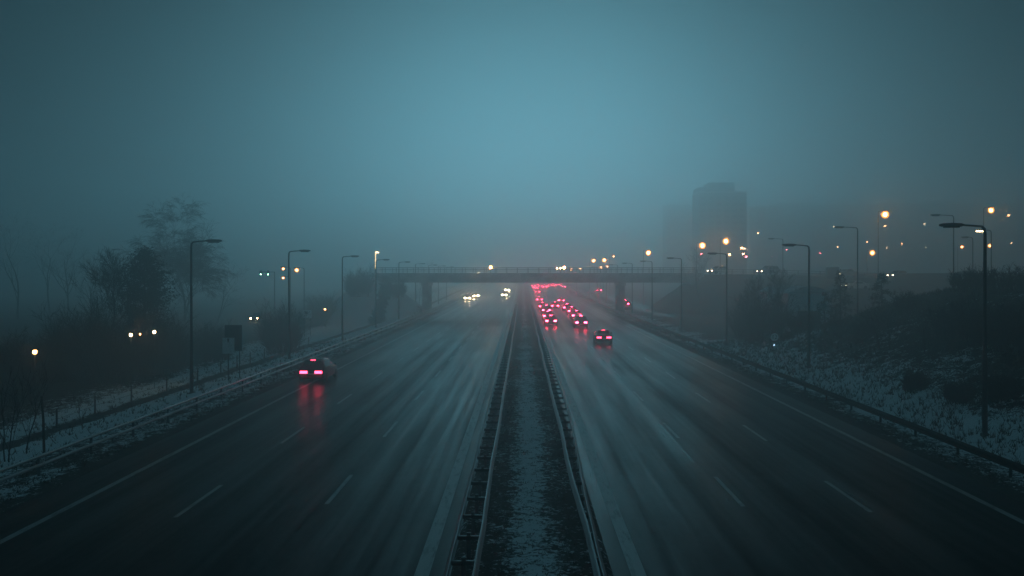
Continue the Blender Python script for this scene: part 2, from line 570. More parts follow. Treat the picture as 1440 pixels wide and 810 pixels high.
def beam(path, side, zc=0.58, flat=1.0):
    """W-shaped rail along path [(x, y)], side +1 bulges to +x"""
    m = MB()
    n = len(WPROF)
    ring = [(px * side, pz) for px, pz in WPROF] + [((px - .012) * side, pz) for px, pz in reversed(WPROF)]
    k = len(ring)
    for i, (x, y) in enumerate(path):
        for (dx, dz) in ring:
            m.v.append((x + dx, y, zc + dz * flat + rise(y)))
    for i in range(len(path) - 1):
        for j in range(k):
            j2 = (j + 1) % k
            m.f.append((i * k + j, i * k + j2, (i + 1) * k + j2, (i + 1) * k + j)); m.m.append(0); m.sm.append(False)
    return m


def wob(y, s, a=0.03):
    return a * noise.noise(Vector((y * .11, s, 0))) + a * .7 * noise.noise(Vector((y * .4, s + 9, 0)))


def guardrail(label, xf, side, seed, double=None, y0=8.0, y1=420.0, zoff=0.0, step=4.0, m=None, twin=False):
    SM = m or M['steel']
    root = empty('guardrail', (0, 0, 0))
    tag(root, label, 'guardrail', 'steel guardrails along the motorway')
    ys = axis([(y0, 60, 1.0), (60, 140, 4), (140, y1, 10)])
    zc = 0.58 + zoff
    # the rail sags and leans a little between posts
    if twin:        # two narrow rails, one above the other
        for dz in (-.17, .15):
            b = MB()
            b.tube([(xf(y) + wob(y, seed), y, zc + dz + rise(y)) for y in ys], .065, 8)
            b.build('rail_beam', M['bright_steel'], root)
    else:
        b = beam([(xf(y) + wob(y, seed), y) for y in ys], side, zc)
        b.build('rail_beam', SM, root)
    if double:
        b = beam([(double(y) + wob(y, seed + 5), y) for y in ys], -side, zc)
        b.build('rail_beam', SM, root)
    pm = MB()
    pm.box((-.05, -.03, -0.3 + zoff), (.05, .03, .70 + zoff), 0, .006)
    first = None
    sp = MB()
    for k in range(100):
        y = y0 + 1.0 + step * k
        if y > y1: break
        xc = (xf(y) + double(y)) / 2 if double else xf(y) - side * .07
        if first is None:
            first = pm.build('post', SM, root, (xc, y, rise(y)))
            if double:
                s2 = MB()
                s2.box((-.5, -.04, .52 + zoff), (.5, .04, .62 + zoff), 0)
                sp0 = s2.build('spacer', M['dark_steel'], root, (xc, y, rise(y)))
                sp0.scale.x = abs(double(y) - xf(y))
        else:
            instance(first, 'post', root, (xc, y, rise(y)))
            if double:
                c = instance(sp0, 'spacer', root, (xc, y, rise(y)))
                c.scale.x = abs(double(y) - xf(y))
    return root


def right_median_a(y):
    return 1.72 + 0.42 * sstep(19, 46, y)


guardrail('long steel guardrail on the left verge beyond the left carriageway', lambda y: -17.2, 1, 1.0, twin=True)
guardrail('long dark steel guardrail at the foot of the snowy right bank', lambda y: 17.35, -1, 2.0, zoff=-.14, m=M['shaded_steel'])
guardrail('double beam guardrail on the left side of the median strip', lambda y: -1.62, -1, 3.0, double=lambda y: -1.06, zoff=.08, step=2.0, y1=206)
guardrail('bent double beam guardrail on the right side of the median strip', right_median_a, 1, 4.0, double=lambda y: 1.62 + .03 * sin(y * .35), zoff=.08,
          step=2.0, y1=206)


# ------------------------------------------------------------------ street lamps
def make_lamp(h, arm, lens_mat, kind='street_lamp', r0=.10, bowl=1.0):
    """pole at origin, arm towards +x"""
    root = empty(kind, (0, 0, 0))
    p = MB()
    p.tube([(0, 0, -.4), (0, 0, h * .35), (0, 0, h * .36), (0, 0, h - .35), (.03, 0, h - .12), (.14, 0, h - .02)], [r0 * 1.15, r0 * 1.05, r0 * .82, r0 * .66, r0 * .6, r0 * .55], 10)
    p.box((-.14, -.14, -.4), (.14, .14, .12), 0, .02)
    p.build('pole', M['dark_steel'], root)
    d = MB(); d.box((.06, -.05, 0.7), (.125, .05, 1.15), 0, .01); d.build('access_door', M['dark_steel'], root)
    a = MB()
    a.tube([(.10, 0, h - .025), (arm * .5, 0, h + .02), (arm, 0, h + .05)], [r0 * .5, r0 * .42, r0 * .38], 8)
    a.build('arm', M['dark_steel'], root)
    hd = MB()
    # tapered luminaire housing
    prof = [(arm - .12, .07, .03), (arm + .05, .13, .075), (arm + .45, .17, .09), (arm + .8, .15, .07), (arm + .92, .09, .035)]
    n = len(hd.v)
    for (x, w, t) in prof:
        zc = h + .05
        hd.v += [(x, -w, zc - t * .5), (x, -w * .75, zc + t), (x, w * .75, zc + t), (x, w, zc - t * .5), (x, w * .8, zc - t), (x, -w * .8, zc - t)]
    for i in range(len(prof) - 1):
        for j in range(6):
            j2 = (j + 1) % 6
            hd.f.append((n + i * 6 + j, n + i * 6 + j2, n + i * 6 + 6 + j2, n + i * 6 + 6 + j)); hd.m.append(0); hd.sm.append(False)
    hd.f.append(tuple(n + j for j in range(6))); hd.m.append(0); hd.sm.append(False)
    e = n + (len(prof) - 1) * 6
    hd.f.append(tuple(e + j for j in range(5, -1, -1))); hd.m.append(0); hd.sm.append(False)
    head = hd.build('lamp_head', M['dark_steel'], root)
    ln = MB()
    if lens_mat is M['glass']:
        ln.box((arm + .1, -.11, h - .07), (arm + .75, .11, h - .025), 0, .02)
    else:
        if lens_mat is M['led']:
            ln.box((arm - .02, -.20, h - .16), (arm + .90, .20, h - .01), 0, .05)
        else:       # bulb core in an added see-through shell that imitates its halo
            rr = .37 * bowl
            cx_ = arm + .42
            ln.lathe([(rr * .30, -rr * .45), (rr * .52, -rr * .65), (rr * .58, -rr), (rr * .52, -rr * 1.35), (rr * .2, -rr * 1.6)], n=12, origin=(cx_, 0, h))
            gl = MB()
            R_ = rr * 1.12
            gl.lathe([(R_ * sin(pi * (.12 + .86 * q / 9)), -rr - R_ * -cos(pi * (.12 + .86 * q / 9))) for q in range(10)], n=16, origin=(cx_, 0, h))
            gl.build('halo_shell', M['halo_shell'], head)
    ln.build('lens', lens_mat, head)
    return root


LAMP = make_lamp(9.25, 1.0, M['glass'])
used = False
for side, xs_, y0, step, n in ((-1, -20.7, 57.8, 24.2, 9), (1, 20.3, 39.2, 26.4, 9)):
    nm = 'left' if side < 0 else 'right'
    for k in range(n):
        y = y0 + step * k
        x = xs_ - (0.7 if (side > 0 and k == 0) else 0)
        z = hgt(x, y)
        rz = 0.0 if side < 0 else pi
        if not used:
            o = LAMP; used = True
            o.location = (x, y, z); o.rotation_euler.z = rz
        else:
            o = copy_tree(LAMP, None, (x, y, z), rz)
        o.scale.z = (9.25 - z) / 9.25
        o.rotation_euler.x = random.uniform(-.006, .006)
        o.rotation_euler.y = random.uniform(-.006, .006)
        tag(o, ('nearest unlit street lamp in the row behind the %s guardrail' % nm) if k == 0 else
            'unlit street lamp, %s from the near end of the row behind the %s guardrail' % (ORD[k], nm), 'street lamp', 'unlit street lamps along the motorway')

# unlit tall lamps on the upper right road and behind the left trees
for (px, py, Y, arm, rz, lb) in (
        (1206, 320, 92, 1.4, pi, 'tall thin unlit lamp above the stubby conifers on the right'),
        (1341, 303, 98, 1.5, pi, 'faint unlit lamp standing high behind the right bank shrubs'),
        (1101, 336, 150, 1.5, pi, 'faint straight unlit lamp behind the pale arched building'),
        (1368, 334, 122, .6, pi, 'slim unlit lamp with short arm behind the nearest right lamp')):
    P = at(px, py, Y)
    z = hgt(P.x, Y)
    o = make_lamp(P.z - z, arm, M['glass'], r0=.085)
    o.location = (P.x, Y, z); o.rotation_euler.z = rz
    tag(o, lb, 'street lamp', 'unlit lamps on the upper right road')

# lit lamps: photo position of the light, its distance, size, material, label
LIT = [
    (1245, 297, 150, 1.5, 'sodium', 'big glowing orange street lamp high above the right bank'),
    (1394, 292, 140, 1.1, 'sodium', 'glowing orange street lamp topmost at the right edge'),
    (1379, 324, 100, 1.25, 'led', 'long pale lit street lamp head just left of the nearest right pole'),
    (1392, 343, 240, 1.3, 'sodium_small', 'small orange lit lamp right of the nearest right pole'),
    (1353, 345, 240, 1.1, 'sodium_small', 'small orange lit lamp left of the nearest right pole'),
    (1227, 352, 190, 1.4, 'sodium_small', 'orange lit lamp low right of the thin tall unlit lamp'),
    (1021, 335, 182, 1.6, 'sodium', 'bright orange lamp right of the pair below the tower block'),
    (988, 341, 180, 1.6, 'sodium', 'bright orange lamp left of the pair below the tower block'),
    (912, 352, 205, 1.5, 'sodium', 'orange lit lamp over the lamp row right of the bridge pier'),
    (850, 363, 250, 1.5, 'sodium', 'orange lit lamp above the right end of the bridge'),
    (835, 364, 252, 1.4, 'sodium', 'orange lit lamp left of its twin above the right bridge end'),
    (845, 374, 262, 1.2, 'warm', 'pale lit lamp low above the right bridge end'),
    (854, 373, 270, 1.0, 'warm', 'weak pale lit lamp right of the low one above bridge end'),
    (816, 376, 275, 1.1, 'warm', 'small pale lit lamp above the middle right of the bridge'),
    (804, 377, 280, 0.9, 'warm', 'faint pale lit lamp above the bridge beside the van'),
    (863, 359, 262, 0.8, 'sodium_small', 'weak orange lamp furthest right over the bridge end'),
    (457, 435, 150, 0, 'lantern', 'low orange lantern post beyond the left snowy track'),
    (49, 495, 60, 0, 'lantern', 'low lantern post with bright light at the far left'),
    (217, 467, 69, 0, 'lantern_small', 'small pale lantern rightmost before the dark left shrubs'),
    (184, 471, 69, 0, 'lantern_small', 'small pale lantern leftmost of three before the dark left shrubs'),
    (197, 470, 70, 0, 'lantern_amber', 'dim amber lantern middle of three before the dark left shrubs'),
    (417, 377, 140, 0.8, 'warm', 'lit lamp behind the second left unlit street lamp'),
    (398, 376, 145, 0.6, 'sodium_small', 'weak orange lamp left of the second left street lamp'),
    (398, 389, 160, 0.6, 'warm', 'lower pale lamp left of the second left street lamp'),
]
for (px, py, Y, sz, kind, lb) in LIT:
    P = at(px, py, Y)
    z = hgt(P.x, Y)
    if kind.startswith('lantern'):
        root = empty('lantern_post', (P.x, Y, z))
        hh = max(.8, P.z - z)
        m = MB(); pr = .028 if kind != 'lantern' else .05
        m = MB(); m.tube([(0, 0, -.3), (0, 0, hh - .15)], [pr, pr * .85], 8); m.build('post', M['dark_steel'], root)
        s = .10 if kind == 'lantern_small' else .06 if kind == 'lantern_amber' else .13
        m = MB(); m.lathe([(s * .6, -s), (s, -s * .5), (s, s * .6), (s * .7, s)], n=12, origin=(0, 0, hh)); m.build('lamp_glass', M['warm'] if kind == 'lantern_small' else M['lantern'], root)
        m = MB(); m.lathe([(s * 1.15, s * 1.03), (s * .9, s * 1.35), (.03, s * 1.6)], n=12, origin=(0, 0, hh)); m.build('cap', M['dark_steel'], root)
        tag(root, lb, 'lantern', 'low lantern posts left of the motorway')
        continue
    hh = P.z - z
    arm = .7
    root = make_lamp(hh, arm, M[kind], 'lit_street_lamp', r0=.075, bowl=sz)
    # arm points away from the motorway edge the lamp stands on
    rz = 0.0 if P.x > 0 else pi
    rz = pi if kind == 'led' else rz
    dx = -(arm + .45) if rz == 0 else (arm + .45)
    root.location = (P.x + dx, Y, z); root.rotation_euler.z = rz
    tag(root, lb, 'street lamp', 'lit street lamps in the fog')

# glowing vertical column behind the fourth left lamp
P = at(528, 366, 190)
z = hgt(P.x, 190)
root = empty('light_column', (P.x, 190, z))
m = MB(); m.tube([(0, 0, -.3), (0, 0, P.z - z - 1.8)], [.14, .11], 10); m.build('pole', M['dark_steel'], root)
m = MB(); m.tube([(0, 0, P.z - z - 1.8), (0, 0, P.z - z + 1.9)], [.10, .10], 10); m.build('light_tube', M['tube'], root)
m = MB(); m.box((.1, -.2, P.z - z + 1.5), (.7, .2, P.z - z + 1.75), 0, .05); m.build('lamp_head', M['led'], root)
tag(root, 'yellow glowing light column behind the fourth left street lamp', 'light column')

# overhead signal mast with two greenish lights
P1, P2 = at(367, 386, 170), at(377, 386, 170)
z = hgt(P1.x, 170)
root = empty('traffic_signal', (P2.x + 1.2, 170, z))
hh = P1.z - z
m = MB(); m.tube([(0, 0, -.3), (0, 0, hh + .5)], [.11, .08], 10); m.build('mast', M['dark_steel'], root)
m = MB(); m.tube([(0, 0, hh + .45), (P1.x - P2.x - 1.5, 0, hh + .5)], [.06, .05], 8); m.build('arm', M['dark_steel'], root)
for dx in (-1.2, P1.x - P2.x - 1.2):
    m = MB(); m.box((dx - .17, -.08, hh - .2), (dx + .17, .2, hh + .75), 0, .03); s = m.build('signal_head', M['black'], root)
    for k in range(3):
        m = MB(); m.lathe([(.11, -.01), (.11, .03)], axis='y', n=14, origin=(dx, -.11, hh + .02 + .26 * k))
        m.build('lens', M['green'] if k == 0 else M['black'], s)
tag(root, 'overhead traffic signal mast showing two green lights far left', 'traffic signal')

# ------------------------------------------------------------------ overpass bridge
root = empty('overpass_bridge', (0, BY, 0))
tag(root, 'concrete overpass bridge crossing the whole motorway in the fog', 'bridge')
m = MB(); m.box((-27.5, -4.9, 6.72), (33, 4.9, 7.22), 0, .04); m.build('deck', M['concrete'], root)
for yy in (-3.9, -1.3, 1.3, 3.9):
    g = MB(); g.box((-27, yy - .35, 5.72), (32.6, yy + .35, 6.715), 0, .03); g.build('girder', M['concrete'], root)
for yy in (-4.75, 4.75):
    g = MB(); g.box((-27.5, yy - .17, 7.222), (33, yy + .17, 7.5), 0, .02); g.build('edge_beam', M['concrete'], root)
for sx in (-17.9, 18.2):
    g = MB(); g.box((sx - .65, -4.2, 5.15), (sx + .65, 4.2, 5.715), 0, .04); g.build('pier_cap', M['concrete'], root)
    for yy in (-2.9, 2.9):
        g = MB(); g.box((sx - .55, yy - .6, -.4), (sx + .55, yy + .6, 5.15), 0, .08); g.build('pier', M['concrete'], root)
for sx in (-26.2, 31.8):
    g = MB(); g.box((sx - .8, -5.2, -.5), (sx + .8, 5.2, 5.70), 0, .04); g.build('abutment', M['concrete'], root)
for yy in (-4.75, 4.75):
    g = MB()
    for zz in (7.85, 8.15, 8.45):
        g.tube([(-27.5, yy, zz), (33, yy, zz)], .035, 6)
    rl = g.build('railing', M['dark_steel'], root)
    bm = MB(); bm.box((-.04, -.04, 7.5), (.04, .04, 8.48), 0)
    f0 = None
    for k in range(31):
        x = -27 + 2 * k
        if f0 is None: f0 = bm.build('railing_post', M['dark_steel'], rl, (x, yy, 0))
        else: instance(f0, 'railing_post', rl, (x, yy, 0))
g = MB(); g.quad((-27.5, -4.4, 7.226), (33, -4.4, 7.226), (33, 4.4, 7.226), (-27.5, 4.4, 7.226)); g.build('roadway', M['asphalt'], root)

# low lanterns on the bridge parapet
for (px, py, k, lb) in ((690, 376, 'sodium', 'glowing orange lantern on the left half of bridge parapet'),
                     (783.5, 377, 'warm', 'leftmost of three pale lanterns on the right half of bridge parapet'),
                     (788.5, 377, 'warm', 'middle one of three lanterns on the right half of bridge parapet'),
                     (793.5, 376.4, 'sodium', 'brightest orange lantern on the right half of bridge parapet'),
                     (673, 384, 'warm', 'small dim lantern low on the left half of bridge parapet')):
    P = at(px, py, BY - 4.5)
    root = empty('bridge_lantern', (P.x, BY - 4.4, 7.226))
    hh = P.z - 7.226
    m = MB(); m.tube([(0, 0, 0), (0, 0, max(.12, hh - .2))], [.05, .04], 8); m.build('post', M['dark_steel'], root)
    q = .24 if k == 'sodium' else .18
    if px == 673: q = .12
    m = MB(); m.lathe([(q * .5, -q), (q, -q * .4), (q, q * .5), (q * .6, q * .9)], n=12, origin=(0, 0, hh)); m.build('lamp_glass', M[k], root)
    m = MB(); m.lathe([(q * 1.1, q * .92), (q * .8, q * 1.15), (.03, q * 1.3)], n=12, origin=(0, 0, hh)); m.build('cap', M['dark_steel'], root)
    tag(root, lb, 'lantern', 'lanterns on the bridge parapet')

# guardrail of the overpass approach on the right
root = empty('railing_fence', (0, 0, 0))
tag(root, 'low steel railing along the overpass approach road on the right', 'railing')
g = MB()
xs = axis([(33.5, 150, 6)])
for dz in (.45, .85):
    g.tube([(x, BY - 5.2, road_top(x) + dz) for x in xs], .045, 6)
g.build('rail', M['steel'], root)
bm = MB(); bm.box((-.05, -.05, -.4), (.05, .05, .9)); f0 = None
for k in range(58):
    x = 34 + 2 * k
    if f0 is None: f0 = bm.build('post', M['steel'], root, (x, BY - 5.2, road_top(x)))
    else: instance(f0, 'post', root, (x, BY - 5.2, road_top(x)))


# ------------------------------------------------------------------ vehicles
def loft_body(st):
    """st: (y, zlow, zbelt, ztop, wbelt, wtop) from rear to front"""
    m = MB()
    rings = []
    for (y, zl, zb, zt, wb, wt) in st:
        half = [(wb * .80, zl), (wb * .97, zl + .10), (wb, zl + (zb - zl) * .55), (wb * .975, zb), (wt, zt - .05 * min(1, (zt - zb) * 3 + .3)), (wt * .80, zt)]
        ring = [(x, y, z) for x, z in half] + [(-x, y, z) for x, z in reversed(half)]
        rings.append(ring)
    k = len(rings[0])
    for rg in rings: m.v += rg
    for i in range(len(rings) - 1):
        for j in range(k):
            j2 = (j + 1) % k
            m.f.append((i * k + j, i * k + j2, (i + 1) * k + j2, (i + 1) * k + j)); m.m.append(0); m.sm.append(True)
    m.f.append(tuple(range(k))); m.m.append(0); m.sm.append(False)
    e = (len(rings) - 1) * k
    m.f.append(tuple(e + j for j in range(k - 1, -1, -1))); m.m.append(0); m.sm.append(False)
    return m, rings


SHAPES = {
    'hatchback': dict(st=[(-2.05, .32, .86, .90, .80, .70), (-2.0, .26, .92, 1.0, .86, .74), (-1.85, .22, .95, 1.15, .89, .70), (-1.45, .20, .95, 1.46, .90, .62),
                          (-.7, .20, .94, 1.50, .90, .62), (.2, .20, .93, 1.46, .90, .61), (.95, .20, .92, 1.00, .90, .74), (1.5, .21, .86, .92, .88, .74), (1.95, .26, .72, .80, .82, .70), (2.08, .34, .62, .68, .72, .60)],
                      win=(2, 3, 5, 6), wheels=(-1.28, 1.28, .31)),
    'saloon': dict(st=[(-2.30, .34, .88, .93, .78, .68), (-2.25, .26, .94, 1.0, .86, .76), (-1.75, .22, .96, 1.04, .90, .74), (-.95, .20, .95, 1.40, .90, .60),
                       (-.4, .20, .94, 1.45, .90, .61), (.3, .20, .93, 1.41, .90, .60), (1.1, .20, .92, 1.0, .90, .74), (1.7, .21, .86, .92, .88, .74), (2.2, .26, .72, .80, .82, .70), (2.33, .34, .62, .68, .72, .60)],
                   win=(2, 3, 5, 6), wheels=(-1.40, 1.42, .32)),
    'estate': dict(st=[(-2.30, .34, .95, 1.05, .80, .70), (-2.26, .27, 1.0, 1.2, .88, .72), (-2.15, .24, 1.02, 1.35, .92, .68), (-1.85, .22, 1.02, 1.64, .93, .66),
                       (-.6, .22, 1.0, 1.70, .93, .66), (.25, .22, .99, 1.64, .93, .64), (.95, .22, .98, 1.10, .92, .76), (1.6, .24, .94, 1.0, .90, .76), (2.1, .30, .78, .88, .84, .72), (2.22, .38, .66, .74, .74, .62)],
                   win=(2, 3, 5, 6), wheels=(-1.35, 1.36, .35)),
    'van': dict(st=[(-2.55, .34, 1.10, 2.05, .90, .80), (-2.5, .28, 1.12, 2.20, .95, .84), (-2.42, .26, 1.12, 2.26, .96, .85), (-2.30, .25, 1.12, 2.29, .96, .85),
                    (-.4, .25, 1.10, 2.30, .96, .85), (.95, .25, 1.08, 2.22, .96, .82), (1.75, .25, 1.06, 1.22, .94, .82), (2.1, .26, .98, 1.08, .92, .80), (2.45, .30, .80, .9, .86, .74), (2.55, .38, .68, .76, .78, .66)],
                win=(0, 1, 5, 6), wheels=(-1.55, 1.6, .34)),
}


def make_car(shape, paint, tailm, headm, lamp_w=.34, wide_lamps=False):
    S = SHAPES[shape]
    st = S['st']
    root = empty('van' if shape == 'van' else 'car', (0, 0, 0))
    b, rings = loft_body(st)
    body = b.build('body', M['car_' + paint], root)
    body.data.set_sharp_from_angle(angle=radians(38))
    a0, a1, f0, f1 = S['win']

    def strip(i0, i1, s0, s1, w=.84, off=.012):
        """window across the car between two stations"""
        y0, _, zb0, zt0, _, wt0 = st[i0]; y1, _, zb1, zt1, _, wt1 = st[i1]
        P = []
        for s in (s0, s1):
            y = y0 + (y1 - y0) * s; z = zt0 + (zt1 - zt0) * s; ww = (wt0 + (wt1 - wt0) * s) * w
            P.append((y, z, ww))
        d = Vector((0, y1 - y0, zt1 - zt0)).normalized()
        n = Vector((0, -d.z, d.y)) * off
        if n.z < 0: n = -n
        m = MB()
        (ya, za, wa), (yb, zb, wb) = P
        t = n * .6
        q = [Vector((-wa, ya, za)), Vector((wa, ya, za)), Vector((wb, yb, zb)), Vector((-wb, yb, zb))]
        m.quad(*[v + n for v in q])
        for i in range(4):
            j = (i + 1) % 4
            m.quad(q[i] + n, q[i] - t, q[j] - t, q[j] + n)
        return m
    if shape == 'van':
        m = MB(); m.box((-.72, st[0][0] - .012, 1.30), (-.04, st[0][0] + .02, 1.85), 0, .02)
        m.build('rear_window', M['glass'], root)
        m = MB(); m.box((.04, st[0][0] - .012, 1.30), (.72, st[0][0] + .02, 1.85), 0, .02)
        m.build('rear_window', M['glass'], root)
    else:
        strip(a0, a1, .12, .9).build('rear_window', M['glass'], root)
    strip(f0, f1, .1, .95).build('windscreen', M['glass'], root)
    for sgn in (-1, 1):
        m = MB()
        ia = 4 if shape == 'van' else a1
        idx = list(range(ia, f0 + 1))
        pts = []
        for i in idx:
            y, _, zb, zt, wb, wt = st[i]
            lo = Vector((sgn * wb * .975, y, zb)); hi = Vector((sgn * wt, y, zt - .05))
            pts.append((lo.lerp(hi, .14) + Vector((sgn * .012, 0, 0)), lo.lerp(hi, .86) + Vector((sgn * .012, 0, 0))))
        # run into the sloping front pillar
        y, _, zb, zt, wb, wt = st[f1]
        pts.append((Vector((sgn * wb * .95, y - .1, zb + .08)), Vector((sgn * wb * .93, y - .2, zb + .12))))
        for (a, bb), (c, d) in zip(pts, pts[1:]):
            m.quad(a, c, d, bb)
        m.build('side_window', M['glass'], root)
    wy0, wy1, R = S['wheels']
    W = max(s[4] for s in st)
    for wy in (wy0, wy1):
        for sgn in (-1, 1):
            m = MB()
            x0 = sgn * (W - .19)
            m.lathe([(R * .6, 0), (R * .95, sgn * .01), (R, sgn * .04), (R, sgn * .17), (R * .93, sgn * .20), (R * .62, sgn * .205)], axis='x', n=18, origin=(x0, wy, R))
            t = m.build('wheel', M['rubber'], root)
            m = MB(); m.lathe([(R * .62, sgn * .19), (R * .6, sgn * .208), (R * .2, sgn * .196), (R * .16, sgn * .212)], axis='x', n=14, origin=(x0, wy, R))
            m.build('rim', M['rim'], t)
    yr = st[0][0]; yf = st[-1][0]
    zt = st[0][2] - .10
    hgt_l = .15 if shape != 'van' else .42
    for sgn in (-1, 1):
        m = MB()
        xo = st[0][4] * .93
        xi = xo - lamp_w
        x0, x1 = sorted((sgn * xo, sgn * xi))
        m.box((x0, yr - .035, zt - hgt_l), (x1, yr + .10, zt + .02), 0, .02)
        m.build('tail_lamp', tailm, root)
        m = MB()
        xo = st[-1][4] * .99; xi = xo - .32
        x0, x1 = sorted((sgn * xo, sgn * xi))
        zf = st[-1][2]
        m.box((x0, yf - .16, zf - .07), (x1, yf + .03, zf + .07), 0, .03)
        m.build('headlight', headm, root)
        m = MB()
        yy, _, zb, _, wb, _ = st[f0]
        x0, x1 = sorted((sgn * (wb - .02), sgn * (wb + .17)))
        m.box((x0, yy + .42, zb + .02), (x1, yy + .56, zb + .16), 0, .03)
        m.build('mirror', M['car_' + paint], root)
    if shape != 'van':
        m = MB()
        y, _, zb, ztp, _, wt = st[a1]
        m.box((-.16, y - .05, ztp - .035), (.16, y + .03, ztp + .01), 0, .008)
        m.build('high_brake_lamp', tailm, root)
    m = MB(); m.box((-.26, yr - .022, .52), (.26, yr + .01, .63), 0, .004); m.build('number_plate', M['signwhite'], root)
    m = MB(); m.box((-st[1][4] * .92, yr - .05, .28), (st[1][4] * .92, yr + .12, .48), 0, .05); m.build('rear_bumper', M['black'], root)
    m = MB(); m.box((-st[-2][4] * .84, yf - .16, .26), (st[-2][4] * .84, yf + .05, .44), 0, .05); m.build('front_bumper', M['black'], root)
    return root


_protos = {}


def car(shape, paint, tailm, headm, loc, rz, label, group=None, cat='car', **kw):
    key = (shape, paint, tailm, headm)
    if key not in _protos:
        o = make_car(shape, paint, M[tailm], M[headm], **kw)
        _protos[key] = o
        o.location = loc; o.rotation_euler.z = rz
    else:
        o = copy_tree(_protos[key], None, loc, rz)
        if 'group' in o: del o['group']
    tag(o, label, cat, group)
    return o


JAM = 'cars queuing in the fog with red tail lights'


def on_road(px, py, Y=None, lamp=.82):
    if Y is None:
        Y = (H - lamp) * F / (py - VY)
        for _ in range(60):
            Y = .5 * Y + .5 * (H - lamp - rise(Y)) * F / (py - VY)
    return ((px - VX) / F * Y, Y, rise(Y))


def rear(pos, L=2.1):     # the photo position is of the tail lamps; move to the middle of the car
    return (pos[0], pos[1] + L, rise(pos[1] + L))


# the lone car on the left carriageway edge
o = make_car('hatchback', 'dark', M['tail'], M['head_dim'], lamp_w=.5)
o.location = rear(on_road(438.5, 521)); o.rotation_euler.z = radians(-2)
tag(o, 'dark hatchback with pink-red tail lights alone on the left carriageway', 'car')

right = [
    ('hatchback', 'grey', (774.7, 450.0), 'grey hatchback braking at the near end of the inner lane queue'),
    ('saloon', 'dark', (770.5, 443.2), 'dark saloon braking second in the inner lane queue'),
    ('estate', 'silver', (768.4, 435.7), 'silver estate braking third in the inner lane queue'),
    ('hatchback', 'blue', (763.0, 429.8), 'blue hatchback braking fourth in the inner lane queue'),
    ('saloon', 'grey', (758.5, 420.5), 'grey saloon with brake lights far up the inner lane queue'),
    ('estate', 'dark', (756.0, 410.0), 'dark estate furthest up the inner lane queue before the bridge'),
    ('estate', 'dark', (817.0, 453.0), 'dark estate braking at the near end of the middle stream'),
    ('hatchback', 'white', (811.0, 442.4), 'white hatchback braking second in the middle stream'),
    ('saloon', 'blue', (804.8, 436.2), 'blue saloon braking third in the middle stream'),
    ('hatchback', 'dark', (797.6, 431.5), 'dark hatchback braking fourth in the middle stream'),
    ('hatchback', 'silver', (780.6, 429.2), 'silver hatchback alone between the two queues'),
    ('saloon', 'silver', (789.0, 421.8), 'silver saloon with faint lights beyond the middle stream'),
]
for (sh, pc, (px, py), lb) in right:
    car(sh, pc, 'brake', 'glass', rear(on_road(px, py)), radians(random.uniform(-1.2, 1.2)), lb, JAM)
car('saloon', 'dark', 'tail', 'glass', rear(on_road(850, 473)), radians(-1.5), 'dark saloon with long pink tail lights nearest in the outer lane', JAM, lamp_w=.46)

for k, (px, py) in enumerate([(750.5, 401.2), (755, 399.8), (760, 402.2), (764.5, 400.4), (769, 401.8), (773, 399.6), (778, 400.9), (784, 399.9), (789.5, 400.6), (792.5, 402.6), (753, 404.5), (766, 403.2)]):
    sh = ('hatchback', 'saloon', 'estate')[k % 3]
    car(sh, 'dark', 'brake_far', 'glass', rear(on_road(px, py)), 0.0, 'tiny far car with glowing red tail lights in the jam seen beneath the bridge', 'far cars jammed beneath the bridge')

# slip road cars on the right
P = at(881, 426, 196)
car('hatchback', 'red', 'brake', 'glass', (P.x, 196, .36 + rise(196)), radians(-12), 'red car glowing on the slip road right of the bridge pier')
P = at(842, 407, 300)
car('saloon', 'red', 'brake', 'glass', (P.x, 300, .36 + rise(300)), 0, 'faint red car beyond the bridge left of the right pier')

# oncoming on the left carriageway
ONC = 'oncoming cars with headlights'
for (px, py, Y, sh, pc, lb) in ((670, 410.6, 262, 'estate', 'grey', 'oncoming grey estate with the brightest headlights left of the median'),
                                (657.5, 414, 246, 'hatchback', 'dark', 'oncoming dark hatchback with headlights on the left shoulder'),
                                (709.5, 410.5, 272, 'saloon', 'silver', 'oncoming silver saloon with white headlights next to the median'),
                                (713.5, 406.2, 318, 'hatchback', 'grey', 'oncoming grey hatchback furthest away beside the median')):
    car(sh, pc, 'glass', 'head_far', ((px - VX) / F * Y, Y, rise(Y)), pi, lb, ONC)

# vehicles on the overpass
OV = 'vehicles crossing on the overpass road'
for (px, sh, pc, dy, lb) in ((1010, 'hatchback', 'white', -2.0, 'white hatchback with dim lights right of the bridge end'),
                             (1080, 'estate', 'silver', -2.0, 'silver estate with dim lights above the dark tree clump'),
                             (1190, 'saloon', 'grey', -2.0, 'grey saloon with dim lights by the thin tall unlit lamp'),
                             (1262, 'hatchback', 'silver', -2.0, 'silver hatchback on the overpass road above the right bank'),
                             (1352, 'estate', 'grey', -2.0, 'grey estate on the overpass road left of the nearest lamp'),
                             (1420, 'saloon', 'white', -2.0, 'white saloon on the overpass road at the right edge')):
    X = (px - VX) / F * (BY + dy)
    car(sh, pc, 'brake', 'head_dim', (X, BY + dy, road_top(X) + .03), pi / 2 + .55, lb, OV)
P = at(1190, 400, 154)
o = car('saloon', 'white', 'brake', 'head', (P.x + 1.5, 154, hgt(P.x, 154) + .02), pi / 2 + .35, 'white saloon with dazzling headlights on the side road below overpass')

